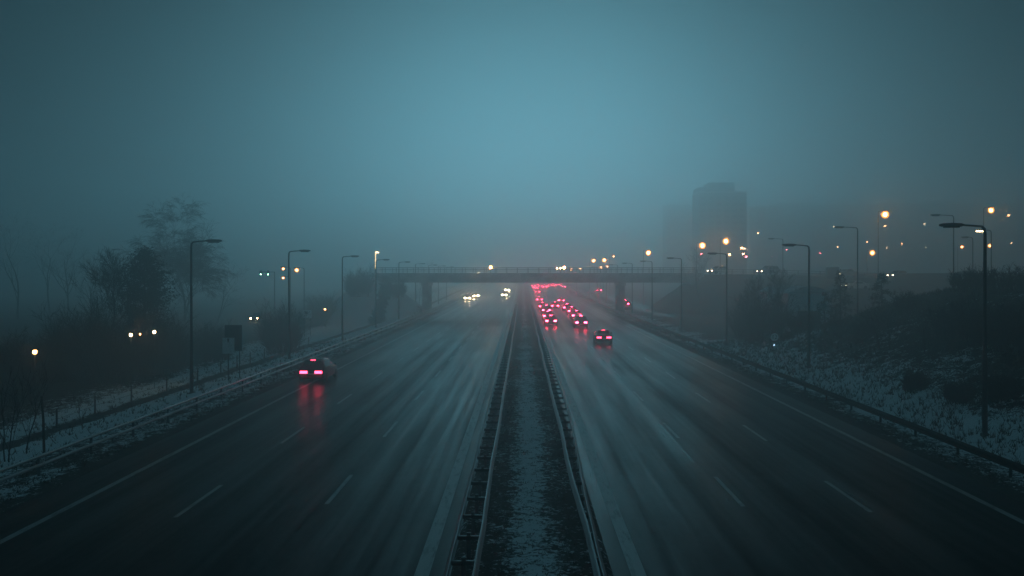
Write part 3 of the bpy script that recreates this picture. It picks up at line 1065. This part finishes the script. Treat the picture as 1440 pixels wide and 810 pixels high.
# vehicles on the road behind the left trees
for (px, py, Y, sh, pc, rz, lb) in ((362, 447.5, 168, 'estate', 'grey', pi, 'oncoming grey estate with orange headlights behind the left sign'),):
    P = at(px, py, Y)
    car(sh, pc, 'glass', 'head', (P.x, Y, hgt(P.x, Y)), rz, lb, 'cars on the road left of the motorway')
P = at(570, 428, 195)
car('hatchback', 'white', 'glass', 'glass', (P.x, 195, hgt(P.x, 195)), pi, 'pale unlit hatchback beside the left bridge pier')


# ------------------------------------------------------------------ signs and posts
root = empty('road_sign', (0, 0, 0))
P = at(328, 500, 66)
zg = hgt(P.x, 66)
root.location = (P.x, 66, zg)
top = at(328, 457, 66).z - zg
m = MB(); m.box((-.62, 0, top - 1.85), (.62, .05, top), 0, .02); m.build('sign_panel', M['signback'], root)
for sx in (-.38, .42):
    m = MB(); m.tube([(sx, .09, -.3), (sx, .09, top - .2)], .038, 8); m.build('post', M['dark_steel'], root)
tag(root, 'tall dark sign panel on two posts beside the left guardrail', 'road sign')
root = empty('road_sign', (P.x - .1, 65.2, zg))
t2 = at(326, 475, 65.2).z - zg
m = MB(); m.box((-.42, 0, t2 - 1.12), (.42, .04, t2), 0, .015); pl = m.build('sign_panel', M['signpale'], root)
m = MB(); m.lathe([(.075, -.012), (.075, .002)], axis='y', n=14, origin=(0, -.004, t2 - .12)); m.box((-.05, -.014, t2 - .32), (.05, -.002, t2 - .15), 0, .01); m.build('sign_symbol', M['black'], pl)
m = MB(); m.tube([(0, .07, -.3), (0, .07, t2 - .1)], .036, 8); m.build('post', M['dark_steel'], root)
tag(root, 'pale rectangular sign with a dark mark in front of the tall dark sign', 'road sign')

P = at(432, 442, 128)
zg = hgt(P.x, 128)
root = empty('road_sign', (P.x, 128, zg))
t3 = at(432, 436, 128).z - zg
m = MB(); m.box((-.65, 0, t3 - 1.15), (.65, .05, t3), 0, .02); pl = m.build('sign_panel', M['signpale'], root)
m = MB(); m.box((-.35, -.012, t3 - .55), (.05, -.002, t3 - .18), 0, .01); m.build('sign_symbol', M['black'], pl)
m = MB(); m.tube([(-.4, .09, -.3), (-.4, .09, t3 - .2)], .04, 8); m.build('post', M['dark_steel'], root)
m = MB(); m.tube([(.4, .09, -.3), (.4, .09, t3 - .2)], .04, 8); m.build('post', M['dark_steel'], root)
tag(root, 'small pale sign standing far off between the second and third left lamps', 'road sign')

# round 12 sign with beacon
Y = 80.0
P = at(1089, 474, Y)
zg = hgt(P.x, Y)
root = empty('road_sign', (P.x, Y, zg))
zc = P.z - zg
m = MB(); m.lathe([(.44, -.02), (.44, .02)], axis='y', n=28, origin=(0, 0, zc)); m.build('sign_ring', M['signred'], root)
m = MB(); m.lathe([(.35, -.026), (.35, -.021)], axis='y', n=28, origin=(0, 0, zc)); disc = m.build('sign_face', M['signwhite'], root)
cu = bpy.data.curves.new('numeral', 'FONT'); cu.body = '12'; cu.size = .52; cu.align_x = 'CENTER'; cu.align_y = 'CENTER'; cu.extrude = .004
to = bpy.data.objects.new('numeral', cu); COL.objects.link(to)
bpy.context.view_layer.update()
me = bpy.data.meshes.new_from_object(to.evaluated_get(bpy.context.evaluated_depsgraph_get()))
bpy.data.objects.remove(to)
num = bpy.data.objects.new('numeral', me); COL.objects.link(num); me.materials.clear(); me.materials.append(M['black'])
num.parent = disc; num.location = (0, -.032, zc); num.rotation_euler = (pi / 2, 0, 0)
m = MB(); m.box((-.26, -.05, zc - 1.25), (.26, .05, zc - .50), 0, .03); box = m.build('beacon_box', M['signback'], root)
m = MB(); m.lathe([(.10, -.02), (.10, .02)], axis='y', n=16, origin=(.0, -.075, zc - .70)); m.build('lens', M['bluelamp'], box)
m = MB(); m.lathe([(.14, -.03), (.14, .02)], axis='y', n=16, origin=(.0, -.075, zc - 1.03)); m.build('lens', M['amber'], box)
m = MB(); m.tube([(0, .07, -.3), (0, .07, zc + .2)], .038, 8); m.build('post', M['dark_steel'], root)
tag(root, 'round 12 sign above a glowing beacon behind the right guardrail', 'road sign')

# wooden post by the left guardrail
P = at(62, 626, 37.5)
zg = hgt(P.x, 37.5)
root = empty('marker_post', (P.x, 37.5, zg))
hh = at(60, 558, 37.5).z - zg
m = MB(); m.tube([(0, 0, -.3), (.01, 0, hh * .6), (-.03, 0, hh)], [.055, .05, .045], 8); m.build('post', M['wood'], root)
m = MB(); m.tube([(-.03, 0, hh), (-.03, 0, hh + .03)], [.06, .05], 8); m.build('cap', M['dark_steel'], root)
root.rotation_euler.y = -.03
tag(root, 'lone leaning dark wooden post behind the left guardrail', 'post')

# wire fence beside the snowy track
root = empty('wire_fence', (0, 0, 0))
tag(root, 'low wire fence with short posts on the left snowy slope', 'fence')
f0 = None
fp = []
for k in range(12):
    y = 50 + 5.2 * k; x = -25.2 - .4 * sin(k)
    z = ground_z(x, y)
    fp.append((x, y, z))
    if f0 is None:
        m = MB(); m.tube([(0, 0, -.3), (0, 0, 1.05)], [.06, .05], 7); f0 = m.build('post', M['wood'], root, (x, y, z))
    else: instance(f0, 'post', root, (x, y, z))
for dz in (.5, .95):
    m = MB(); m.tube([(x + .06, y, z + dz) for x, y, z in fp], .012, 4); m.build('wire', M['steel'], root)

# cabinet on the overpass approach
X = (1166 - VX) / F * 168
root = empty('roadside_cabinet', (X, 166.2, hgt(X, 166.2)))
m = MB(); m.box((-1.1, -.4, -.3), (1.1, .4, 1.9), 0, .05); b_ = m.build('cabinet_body', M['signback'], root)
m = MB(); m.box((-1.0, -.43, .1), (-.03, -.405, 1.8), 0, .01); m.build('door', M['signback'], root)
m = MB(); m.box((.03, -.43, .1), (1.0, -.405, 1.8), 0, .01); m.build('door', M['signback'], root)
tag(root, 'dark roadside cabinet at the edge of the overpass approach', 'cabinet')


# ------------------------------------------------------------------ buildings
def block(name_label, x0p, x1p, ytop, Y, depth, wallm, tops=(), windows=(), cols=6, floors=10, group=None, seed=1):
    """apartment block whose front stands at distance Y, spanning photo columns x0p..x1p"""
    rnd = random.Random(seed)
    X0, X1 = (x0p - VX) / F * Y, (x1p - VX) / F * Y
    zt = H + (VY - ytop) / F * Y
    zg = min(hgt(X0, Y), hgt(X1, Y), hgt((X0 + X1) / 2, Y + depth)) - .6
    cx = (X0 + X1) / 2
    root = empty('apartment_block', (cx, Y, zg))
    tag(root, name_label, 'building', group)
    w = X1 - X0
    m = MB(); m.box((-w / 2, 0, 0), (w / 2, depth, zt - zg), 0, .05); m.build('wall', wallm, root)
    m = MB(); m.box((-w / 2 - .15, -.15, zt - zg + .003), (w / 2 + .15, depth + .15, zt - zg + .5), 0, .05); rf = m.build('roof', M['concrete'], root)
    for (a, b, yt) in tops:
        Xa, Xb = (a - VX) / F * Y - cx, (b - VX) / F * Y - cx
        zz = H + (VY - yt) / F * Y - zg
        m = MB(); m.box((Xa, 1.2, zt - zg + .5), (Xb, depth - 1.2, zz), 0, .05); m.build('stair_tower', wallm, rf)
    f0 = None
    fh = (zt - zg - 1.5) / floors
    for r_ in range(floors):
        for c in range(cols):
            x = -w / 2 + (c + .5) * w / cols
            z = 1.2 + r_ * fh
            if f0 is None:
                ww = min(2.0, w / cols * .6)
                m = MB(); m.box((-ww / 2, -.05, 0), (ww / 2, .06, min(1.5, fh * .5)), 0, .02)
                f0 = m.build('window', M['glass'], root, (x, 0, z))
            else: instance(f0, 'window', root, (x, 0, z))
    for (px, py, kind, sz) in windows:
        p_ = at(px, py, Y)
        m = MB(); m.box((-sz / 2, -.14, -sz * .45), (sz / 2, -.052, sz * .45), 0, .02)
        m.build('lit_window', M[kind], root, (p_.x - cx, 0, p_.z - zg))
    return root


BG = 'apartment blocks in the fog on the right'
block('tallest stepped tower block looming in the fog on the right', 983, 1050, 271, 350, 14, M['facade'],
      tops=((983.5, 998, 263), (998.2, 1034, 256)), cols=6, floors=13, group=BG, seed=1,
      windows=((1043, 349, 'winwarm', .8), (1047, 349.5, 'winpale', .7), (1045, 357, 'winwarm', .8), (1049, 361, 'winred', .7), (1026, 358, 'winwarm', .9), (986, 357, 'winred', .6)))
block('lower pale block left of the tallest tower block', 938, 980, 288, 500, 16, M['facade'], cols=5, floors=10, group=BG, seed=2)
block('faint slab block just right of the tallest tower block', 1064, 1094, 291, 500, 16, M['facade2'], tops=((1072, 1090, 289),), cols=4, floors=9, group=BG, seed=3,
      windows=((1058 + 8, 328, 'winwarm', .9), (1086, 361, 'winred', .6)))
block('wide faint slab block with scattered red lit windows', 1095, 1238, 288, 505, 16, M['facade2'], tops=((1095.5, 1150, 285),), cols=10, floors=9, group=BG, seed=4,
      windows=((1106, 351, 'winred', .8), (1138, 357, 'winred', .9), (1153, 356, 'winred', .8), (1178, 347, 'winwarm', .8), (1172, 319, 'winpale', .9), (1220, 340, 'winwarm', .8), (1236, 335, 'winwarm', .7)))
block('long dark slab block with lit windows at the right edge', 1242, 1475, 286, 490, 16, M['facade2'], tops=((1300, 1350, 282),), cols=12, floors=8, group=BG, seed=5,
      windows=((1244.5, 318, 'winwarm', 1.0), (1247, 348, 'winpale', .7), (1268, 343, 'winwarm', .7), (1300, 315, 'winpale', 1.1), (1302, 348, 'winpale', .7), (1418, 303, 'winwarm', 1.3), (1422, 342, 'winwarm', .8)))

# pale arched hall behind the bare trees
Y = 97.0
X0, X1 = (1108 - VX) / F * Y, (1168 - VX) / F * Y
zg = hgt((X0 + X1) / 2, Y) - .6
zt = at(0, 408, Y).z - zg
w = X1 - X0
root = empty('arched_hall', ((X0 + X1) / 2, Y, zg))
tag(root, 'pale low hall with gently arched snowy roof just right of the dark tree clump', 'building')
m = MB(); m.box((-w / 2, 0, 0), (w / 2, 12, zt - .35), 0, .03); m.build('wall', M['pale'], root)
m = MB()
N_ = 14
for i in range(N_):
    a, b = -w / 2 - .2 + (w + .4) * i / N_, -w / 2 - .2 + (w + .4) * (i + 1) / N_
    za = zt - .347 + .75 * cos(a / (w / 2 + .2) * pi / 2) ** 1; zb = zt - .347 + .75 * cos(b / (w / 2 + .2) * pi / 2)
    m.quad((a, -.2, za), (b, -.2, zb), (b, 12.2, zb), (a, 12.2, za))
    m.quad((a, -.2, zt - .347), (b, -.2, zt - .347), (b, -.2, zb), (a, -.2, za))
    m.quad((b, 12.2, zt - .347), (a, 12.2, zt - .347), (a, 12.2, za), (b, 12.2, zb))
m.build('roof', M['roof'], root)
m = MB(); m.box((-1.2, -.05, .5), (1.2, .03, 3.2), 0, .02); m.build('door', M['signback'], root)


# ------------------------------------------------------------------ trees
def grow(rnd, tb, cb, p, d, length, rad, depth, maxd, droop, spread, nseg=4, kids=(3, 5), up=.08, twig=.006):
    pts = [p.copy()]; rs = [rad]
    cur = p.copy(); dd = d.normalized()
    for i in range(nseg):
        dd = (dd + Vector((rnd.uniform(-1, 1), rnd.uniform(-1, 1), rnd.uniform(-1, 1))) * .16 + Vector((0, 0, up if depth < 2 else -droop * (depth - 1)))).normalized()
        cur = cur + dd * (length / nseg)
        pts.append(cur.copy()); rs.append(rad * (1 - .72 * (i + 1) / nseg))
    (tb if depth <= 1 else cb).tube(pts, rs, 6 if depth == 0 else 4 if depth < 2 else 3, cap=False)
    if depth >= maxd: return
    n = rnd.randint(*kids) + (2 if depth == 0 else 0)
    for k in range(n):
        t = rnd.uniform(.28, 1.0) if depth else rnd.uniform(.22, 1.0)
        i = min(int(t * nseg), nseg - 1)
        f = t * nseg - i
        q = pts[i].lerp(pts[i + 1], f)
        base = (pts[i + 1] - pts[i]).normalized()
        side = Vector((rnd.uniform(-1, 1), rnd.uniform(-1, 1), rnd.uniform(-.25, .7)))
        nd = (base * (1 - spread) + side.normalized() * spread).normalized()
        rr = (rs[i] * (1 - f) + rs[i + 1] * f)
        grow(rnd, tb, cb, q, nd, length * rnd.uniform(.42, .68) * (1.1 - .35 * t if depth == 0 else 1), max(twig, rr * .55), depth + 1, maxd, droop, spread,
             max(2, nseg - (depth > 0)), kids, up, twig)


def bare_tree(kind, label, loc, h, seed, barkm, spread=.5, droop=.05, maxd=4, kids=(4, 6), r=None, cat='tree', group=None, sx=1.0, twig=.007, twm='twig'):
    rnd = random.Random(seed)
    root = empty(kind, loc)
    tb, cb = MB(), MB()
    grow(rnd, tb, cb, Vector((0, 0, -.3)), Vector((rnd.uniform(-.06, .06), 0, 1)), h * .88, r or h * .014, 0, maxd, droop, spread, 7, kids, .12, twig)
    tb.build('trunk', barkm, root)
    cb.build('crown', M[twm], root)
    root.scale = (sx, sx, 1)
    tag(root, label, cat, group)
    return root


def thicket(kind, label, loc, w, h, seed, n=46, cat='shrub', group=None, dense=True):
    """many-stemmed leafless bush"""
    rnd = random.Random(seed)
    root = empty(kind, loc)
    tb, cb = MB(), MB()
    for k in range(n):
        a = rnd.uniform(0, 2 * pi); q = sqrt(rnd.random()) * w * .32
        p = Vector((cos(a) * q, sin(a) * q, -.2))
        out = Vector((cos(a), sin(a), 0)) * rnd.uniform(.05, .75)
        L_ = h * rnd.choice((rnd.uniform(.3, .7), rnd.uniform(.5, .95), rnd.uniform(.7, 1.12))) * (1.0 - .35 * (q / (w * .32)) ** 2)
        pts = [p]; d = (Vector((0, 0, 1)) + out * .5).normalized()
        for i in range(4):
            d = (d + Vector((rnd.uniform(-1, 1), rnd.uniform(-1, 1), rnd.uniform(-.5, .8))) * .16).normalized()
            pts.append(pts[-1] + d * L_ / 4)
        tb.tube(pts, [.028, .022, .016, .011, .006], 3, cap=False)
        for t in range(22 if dense else 12):
            i = rnd.randint(1, 3); f = rnd.random()
            s0 = pts[i].lerp(pts[i + 1], f)
            dv = (d * .6 + Vector((rnd.uniform(-1, 1), rnd.uniform(-1, 1), rnd.uniform(-.3, .9)))).normalized()
            l2 = h * rnd.uniform(.08, .26)
            e = s0 + dv * l2
            cb.tube([s0, s0.lerp(e, .5) + Vector((rnd.uniform(-.05, .05), rnd.uniform(-.05, .05), .02)), e], [.011, .008, .004], 3, cap=False)
            for u in range(3 if dense else 1):
                s1 = s0.lerp(e, rnd.uniform(.3, 1)); e1 = s1 + (dv + Vector((rnd.uniform(-1, 1), rnd.uniform(-1, 1), rnd.uniform(-.4, .9)))).normalized() * l2 * .5
                cb.tube([s1, e1], [.007, .004], 3, cap=False)
    tb.build('stems', M['bark'], root)
    cb.build('twigs', M['twig'], root)
    tag(root, label, cat, group)
    return root


def needle_tree(kind, label, loc, h, w, seed, conical=True, start=.12, cat='tree', group=None, density=1.0):
    rnd = random.Random(seed)
    root = empty(kind, loc)
    tb, cb = MB(), MB()
    tb.tube([(0, 0, -.3), (rnd.uniform(-.1, .1), 0, h * .5), (0, 0, h * .97)], [h * .018, h * .012, h * .003], 8)
    nb = int(h * 11 * density)
    for k in range(nb):
        t = start + (1 - start) * (k + rnd.random()) / nb
        z = h * t
        if conical: R = w / 2 * (1 - t) ** .8 * rnd.uniform(.7, 1.12) + .12
        else:
            s = (t - start) / (1 - start)
            R = w / 2 * (sin(pi * min(1, .12 + .85 * s)) ** .7) * rnd.uniform(.55, 1.15)
        a = rnd.uniform(0, 2 * pi)
        dr = -.28 if conical else rnd.uniform(.05, .45)
        e = Vector((cos(a) * R, sin(a) * R, z + dr * R))
        b = Vector((0, 0, z))
        tb.tube([b, b.lerp(e, .5) + Vector((0, 0, .04)), e], [.03, .02, .008], 3, cap=False)
        nn = int((26 if conical else 46) * density * (.5 + R))
        for q in range(nn):
            f = rnd.uniform(.25, 1.05)
            c = b.lerp(e, f) + Vector((rnd.gauss(0, .12), rnd.gauss(0, .12), rnd.gauss(-.05, .10))) * (1 if conical else 1.9)
            d = (Vector((cos(a), sin(a), 0)) * rnd.uniform(.1, 1) + Vector((rnd.gauss(0, .6), rnd.gauss(0, .6), rnd.gauss(-.15, .5)))).normalized()
            s = rnd.uniform(.10, .24)
            u = d.cross(Vector((rnd.gauss(0, 1), rnd.gauss(0, 1), rnd.gauss(0, 1)))).normalized() * s * .28
            cb.tri(c - u, c + u, c + d * s)
    tb.build('trunk', M['bark'], root)
    cb.build('crown', M['needle'], root)
    tag(root, label, cat, group)
    return root


def gp(px, Y):
    x = (px - VX) / F * Y
    return (x, Y, hgt(x, Y))


TL = 'trees left of the motorway'
g_ = gp(260, 132)
bare_tree('birch_tree', 'tall bare birch with fine drooping twigs behind the first left lamp', g_, 13.0, 21, M['birch'], .40, .05, 5, (6, 9), cat='tree', group=TL, sx=1.15, twig=.009, twm='birch_twig')
needle_tree('pine_tree', 'dark dense pine standing in front of the tall bare birch', gp(203, 84), 10.8, 5.0, 5, conical=False, start=.2, group=TL, density=1.25)
bare_tree('bare_tree', 'bushy bare tree left of the dark pine', gp(152, 80), 8.4, 33, M['bark'], .42, .0, 4, (6, 8), cat='tree', group=TL, sx=.9, twig=.012)
bare_tree('bare_tree', 'slender bare tree left of the bushy bare tree', gp(128, 82), 8.0, 35, M['bark'], .42, .0, 4, (4, 6), cat='tree', group=TL, sx=.8)
for k, (px, Y, h_, lb) in enumerate(((96, 190, 14.5, 'faint bare tree far back at the left'), (70, 205, 15.5, 'faintest bare tree far back near the left edge'),
                                     (25, 185, 16.0, 'broad dim bare tree at the left edge'), (305, 150, 8.0, 'small dim bare tree right of the birch'),
                                     (590, 260, 9.0, 'hazy bare tree behind the left bridge pier'))):
    bare_tree('bare_tree', lb, gp(px, Y), h_, 50 + k, M['bark'], .48, .02, 4, (4, 6), group=TL)
SH = 'leafless shrubs left of the motorway'
for k, (px, Y, w_, h_, lb) in enumerate(((165, 74, 6.5, 5.6, 'dark dense shrub under the dark pine'), (226, 80, 5.0, 4.6, 'dark shrub right of the dark pine'),
                                         (112, 78, 6.0, 5.0, 'dark shrub left below the bushy bare tree'), (60, 74, 6.0, 3.6, 'low dark shrub near the bright far left lantern'),
                                         (10, 70, 6.0, 3.4, 'low dark shrub cut by the left edge of the view'),
                                         (396, 100, 4.4, 4.3, 'dark round shrub behind the second left lamp'),
                                         (300, 92, 4.5, 3.0, 'low shrub right of the first left lamp'),
                                         (505, 160, 5.0, 4.2, 'hazy shrub between the third and fourth left lamps'),
                                         (452, 163, 6.0, 4.4, 'hazy shrub behind the low orange lantern post'), (556, 166, 4.0, 2.6, 'hazy low shrub before the left bridge abutment'))):
    thicket('leafless_shrub', lb, gp(px, Y), w_ * 1.1, h_ * 1.2, 70 + k, n=150, group=SH)
for k, (px, Y, h_, lb) in enumerate(((8, 37.0, 3.6, 'thin bare sapling at the very left edge behind guardrail'), (14, 36.2, 3.3, 'second thin bare sapling from the left edge'),
                                     (37, 38.5, 3.3, 'forked bare sapling left of the leaning wooden post'), (116, 46, 1.6, 'small bare bush in the snow right of the leaning post'))):
    bare_tree('sapling', lb, gp(px, Y), h_, 90 + k, M['bark'], .34, .0, 3, (3, 4), r=.035, cat='sapling', group='bare saplings by the left guardrail')

TR = 'trees right of the motorway'
needle_tree('spruce_tree', 'stubby dark spruce left of the thin tall unlit lamp', gp(1182, 88), 5.2, 3.2, 11, True, .05, group=TR)
needle_tree('spruce_tree', 'smaller dark spruce right of the thin tall unlit lamp', gp(1240, 86), 4.2, 3.6, 12, True, .05, group=TR)
needle_tree('spruce_tree', 'low dark spruce leaning on its taller neighbour', gp(1160, 86), 3.2, 2.6, 13, True, .05, group=TR)
bare_tree('bare_tree', 'leafless tree in the dark clump left of the pale hall', gp(1066, 92), 4.7, 61, M['bark'], .4, 0, 4, (5, 7), group=TR)
bare_tree('bare_tree', 'leafless tree at the right side of the dark clump', gp(1096, 89), 4.6, 62, M['bark'], .4, 0, 4, (5, 7), group=TR)
bare_tree('bare_tree', 'hazy leafless tree behind the third right lamp', gp(985, 160), 8.0, 63, M['bark'], .45, 0, 4, (4, 6), group=TR)
SR = 'leafless shrubs on the right'
for k, (px, Y, w_, h_, lb) in enumerate(((1080, 88, 4.8, 5.0, 'dark shrub at the foot of the clump before pale hall'), (1128, 84, 3.4, 2.4, 'low dark shrub behind the second right lamp'),
                                         (1352, 56, 4.0, 2.6, 'dark shrub on the bank left of the nearest lamp'),
                                         (1400, 52, 4.4, 2.6, 'dark shrub on the bank right of the nearest lamp'), (1434, 49, 4.2, 2.3, 'dark shrub on the bank at the right edge'),
                                         (1372, 68, 4.5, 1.9, 'dark shrub on the bank crest behind the nearest lamp'),
                                         (1440, 66, 5.0, 2.0, 'ragged shrub topmost on the bank at right edge'), (1180, 74, 1.6, 1.1, 'tiny shrub low on the far end of the right bank'), (1214, 68, 1.8, 1.3, 'small ragged shrub left of the forked sapling on bank'),
                                         (1288, 50, 1.7, 1.1, 'small shrub in the lower middle of the right bank'), (1352, 45, 1.8, 1.2, 'small shrub low on the bank left of nearest lamp'),
                                         (1412, 43, 1.9, 1.3, 'small shrub low on the bank right of nearest lamp'), (1275, 70, 2.2, 1.6, 'middling shrub high on the bare part of the right bank'), (1052, 98, 4.0, 4.0, 'hazy shrub at the left end of the dark clump'))):
    thicket('leafless_shrub', lb, gp(px, Y), w_, h_, 120 + k, n=90, group=SR)
for k, (px, Y, h_, lb) in enumerate(((1238, 62, 3.2, 'bare sapling with forked stem halfway up the right bank'), (1252, 61, 2.6, 'shorter bare sapling beside the forked one on bank'),
                                     (1300, 56, 2.2, 'low bare sapling in the middle of the right bank'))):
    bare_tree('sapling', lb, gp(px, Y), h_, 140 + k, M['bark'], .4, .0, 3, (4, 6), r=.05, cat='sapling', group='bare saplings on the right bank')


# ------------------------------------------------------------------ dead grass
def grass(name, n, pick, hmin, hmax, seed):
    rnd = random.Random(seed)
    m = MB()
    for k in range(n):
        x, y, z = pick(rnd)
        for q in range(rnd.randint(3, 5)):
            a = rnd.uniform(0, 2 * pi); hh = rnd.uniform(hmin, hmax)
            b = Vector((x + rnd.gauss(0, .05), y + rnd.gauss(0, .05), z - .03))
            s = Vector((cos(a), sin(a), 0)) * (.012 + .0003 * y)
            tip = b + Vector((rnd.gauss(0, .45) * hh, rnd.gauss(0, .45) * hh, hh))
            m.tri(b - s, b + s, tip)
    return tag(m.build(name, M['grass']), 'dead grass tufts poking through thin snow', 'grass', kind='stuff')


def pick_bank(r_):
    y = 26 + 70 * r_.random() ** 1.3; x = 18.0 + 17 * r_.random()
    return x, y, ground_z(x, y)


def pick_left(r_):
    y = 28 + 80 * r_.random() ** 1.3; x = -17.6 - 15 * r_.random()
    return x, y, ground_z(x, y)


def pick_med(r_):
    y = 17 + 60 * r_.random() ** 1.5
    x = -.95 + 2.5 * r_.random()
    if abs(x - .3) < .55 and r_.random() < .7: x = random.choice((-.7, 1.25)) + r_.gauss(0, .2)
    return x, y, median_z(x, y)


def pick_edge(r_):
    y = 20 + 70 * r_.random() ** 1.5; s = r_.choice((-1, 1)); x = s * (16.3 + .9 * r_.random())
    return x, y, ground_z(x, y)


grass('bank_grass', 9000, pick_bank, .10, .42, 1)
grass('verge_grass', 1800, pick_left, .10, .30, 2)
grass('median_grass', 1500, pick_med, .04, .14, 3)
grass('roadside_grass', 1500, pick_edge, .05, .2, 4)

# ------------------------------------------------------------------ haze
m = MB()
m.box((-860, -50, -4.5), (860, 1350, 52))
hz = m.build('haze', [])
hm = bpy.data.materials.new('fog')
hm.use_nodes = True
nt = hm.node_tree
nt.nodes.clear()
out = nt.nodes.new('ShaderNodeOutputMaterial')
pv = nt.nodes.new('ShaderNodeVolumePrincipled')
pv.inputs['Color'].default_value = (0.985, 0.992, 1.0, 1)
pv.inputs['Density'].default_value = 0.0059
pv.inputs['Anisotropy'].default_value = 0.77
pv.inputs['Density Attribute'].default_value = ''
nt.links.new(pv.outputs['Volume'], out.inputs['Volume'])
hz.data.materials.append(hm)
tag(hz, kind='stuff')

# ------------------------------------------------------------------ sky and light
SUN_EL, SUN_AZ = radians(6.5), radians(1.0)      # dull glow of the low sun straight down the road
W = bpy.data.worlds.new('World')
SC.world = W
W.use_nodes = True
nt = W.node_tree
N, L = nt.nodes, nt.links
bg = N['Background']
sky = N.new('ShaderNodeTexSky')
sky.sky_type = 'NISHITA'
sky.sun_disc = False
sky.sun_elevation = SUN_EL
sky.sun_rotation = SUN_AZ
sky.air_density = 1.0
sky.dust_density = 1.0
sky.ozone_density = 2.0


def mth(op, a=None, b=None, c=None):
    n = N.new('ShaderNodeMath'); n.operation = op
    for i, v in enumerate((a, b, c)):
        if v is None: continue
        if isinstance(v, (int, float)): n.inputs[i].default_value = v
        else: L.new(v, n.inputs[i])
    return n.outputs[0]


tc = N.new('ShaderNodeTexCoord')
sp = N.new('ShaderNodeSeparateXYZ')
L.new(tc.outputs['Generated'], sp.inputs[0])
az = mth('ARCTAN2', sp.outputs['X'], sp.outputs['Y'])
el = mth('ARCSINE', sp.outputs['Z'])
# overcast sky, thinnest low over the road ahead
qa = mth('POWER', mth('ABSOLUTE', mth('DIVIDE', az, radians(20.0))), 2.0)
qe = mth('POWER', mth('ABSOLUTE', mth('DIVIDE', mth('SUBTRACT', el, radians(5.5)), radians(10.0))), 2.0)
lobe = mth('EXPONENT', mth('MULTIPLY', mth('ADD', qa, qe), -1.0))
cl = N.new('ShaderNodeTexNoise'); cl.inputs['Scale'].default_value = 3.0; cl.inputs['Detail'].default_value = 5
L.new(tc.outputs['Generated'], cl.inputs['Vector'])
cloud = mth('MULTIPLY_ADD', cl.outputs['Fac'], 0.35, 0.82)
zen = mth('POWER', mth('MAXIMUM', sp.outputs['Z'], 0.0), 3.0)      # overcast: brighter overhead than at the sides
back = mth('POWER', mth('MAXIMUM', mth('MULTIPLY', sp.outputs['Y'], -1.0), 0.0), 2.0)   # unseen brightening behind the viewer, added to fill faces turned this way
amt = mth('MULTIPLY', mth('MULTIPLY_ADD', back, 0.24, mth('MULTIPLY_ADD', zen, 0.42, mth('MULTIPLY_ADD', lobe, 0.38, 0.004))), cloud)
bw = N.new('ShaderNodeRGBToBW'); L.new(sky.outputs[0], bw.inputs[0])
flat = mth('POWER', bw.outputs[0], 0.25)          # cloud evens the clear sky out
tint = N.new('ShaderNodeMix'); tint.data_type = 'RGBA'; tint.blend_type = 'MULTIPLY'; tint.inputs[0].default_value = 1
cmb = N.new('ShaderNodeCombineXYZ')
v = mth('MULTIPLY', amt, flat)
for i in range(3): L.new(v, cmb.inputs[i])
L.new(cmb.outputs[0], tint.inputs[6])
tint.inputs[7].default_value = (0.245, 0.77, 1.03, 1)
L.new(tint.outputs[2], bg.inputs['Color'])
bg.inputs['Strength'].default_value = 0.15

sd = bpy.data.lights.new('sun', 'SUN')
sd.energy = 0.34
sd.angle = radians(20)
sd.color = (0.29, 0.82, 1.03)
so = bpy.data.objects.new('sun', sd)
COL.objects.link(so)
so.rotation_euler = (radians(90) - SUN_EL + 0 * pi, 0, pi - SUN_AZ)
so.location = (0, 400, 120)

# ------------------------------------------------------------------ camera
cd = bpy.data.cameras.new('camera')
cam = bpy.data.objects.new('camera', cd)
COL.objects.link(cam)
cam.location = (0, 0, H)
cam.rotation_euler = (pi / 2, 0, 0)
cd.sensor_width = 36
cd.lens = F / 1440 * 36
cd.shift_x = -(VX - 720) / 1440
cd.shift_y = (VY - 405) / 1440
cd.clip_start = 0.5
cd.clip_end = 4000
SC.camera = cam

SC.view_settings.view_transform = 'Standard'
SC.view_settings.look = 'None'
SC.view_settings.gamma = 1
SC.view_settings.exposure = 0.64
SC.view_settings.use_curve_mapping = False
cy = SC.cycles
cy.max_bounces = 16
cy.diffuse_bounces = 2
cy.glossy_bounces = 3
cy.volume_bounces = 12
cy.transmission_bounces = 2
cy.sample_clamp_indirect = 4.0
cy.use_denoising = True
try:
    cy.denoiser = 'OPENIMAGEDENOISE'
except Exception:
    pass
cy.use_light_tree = True
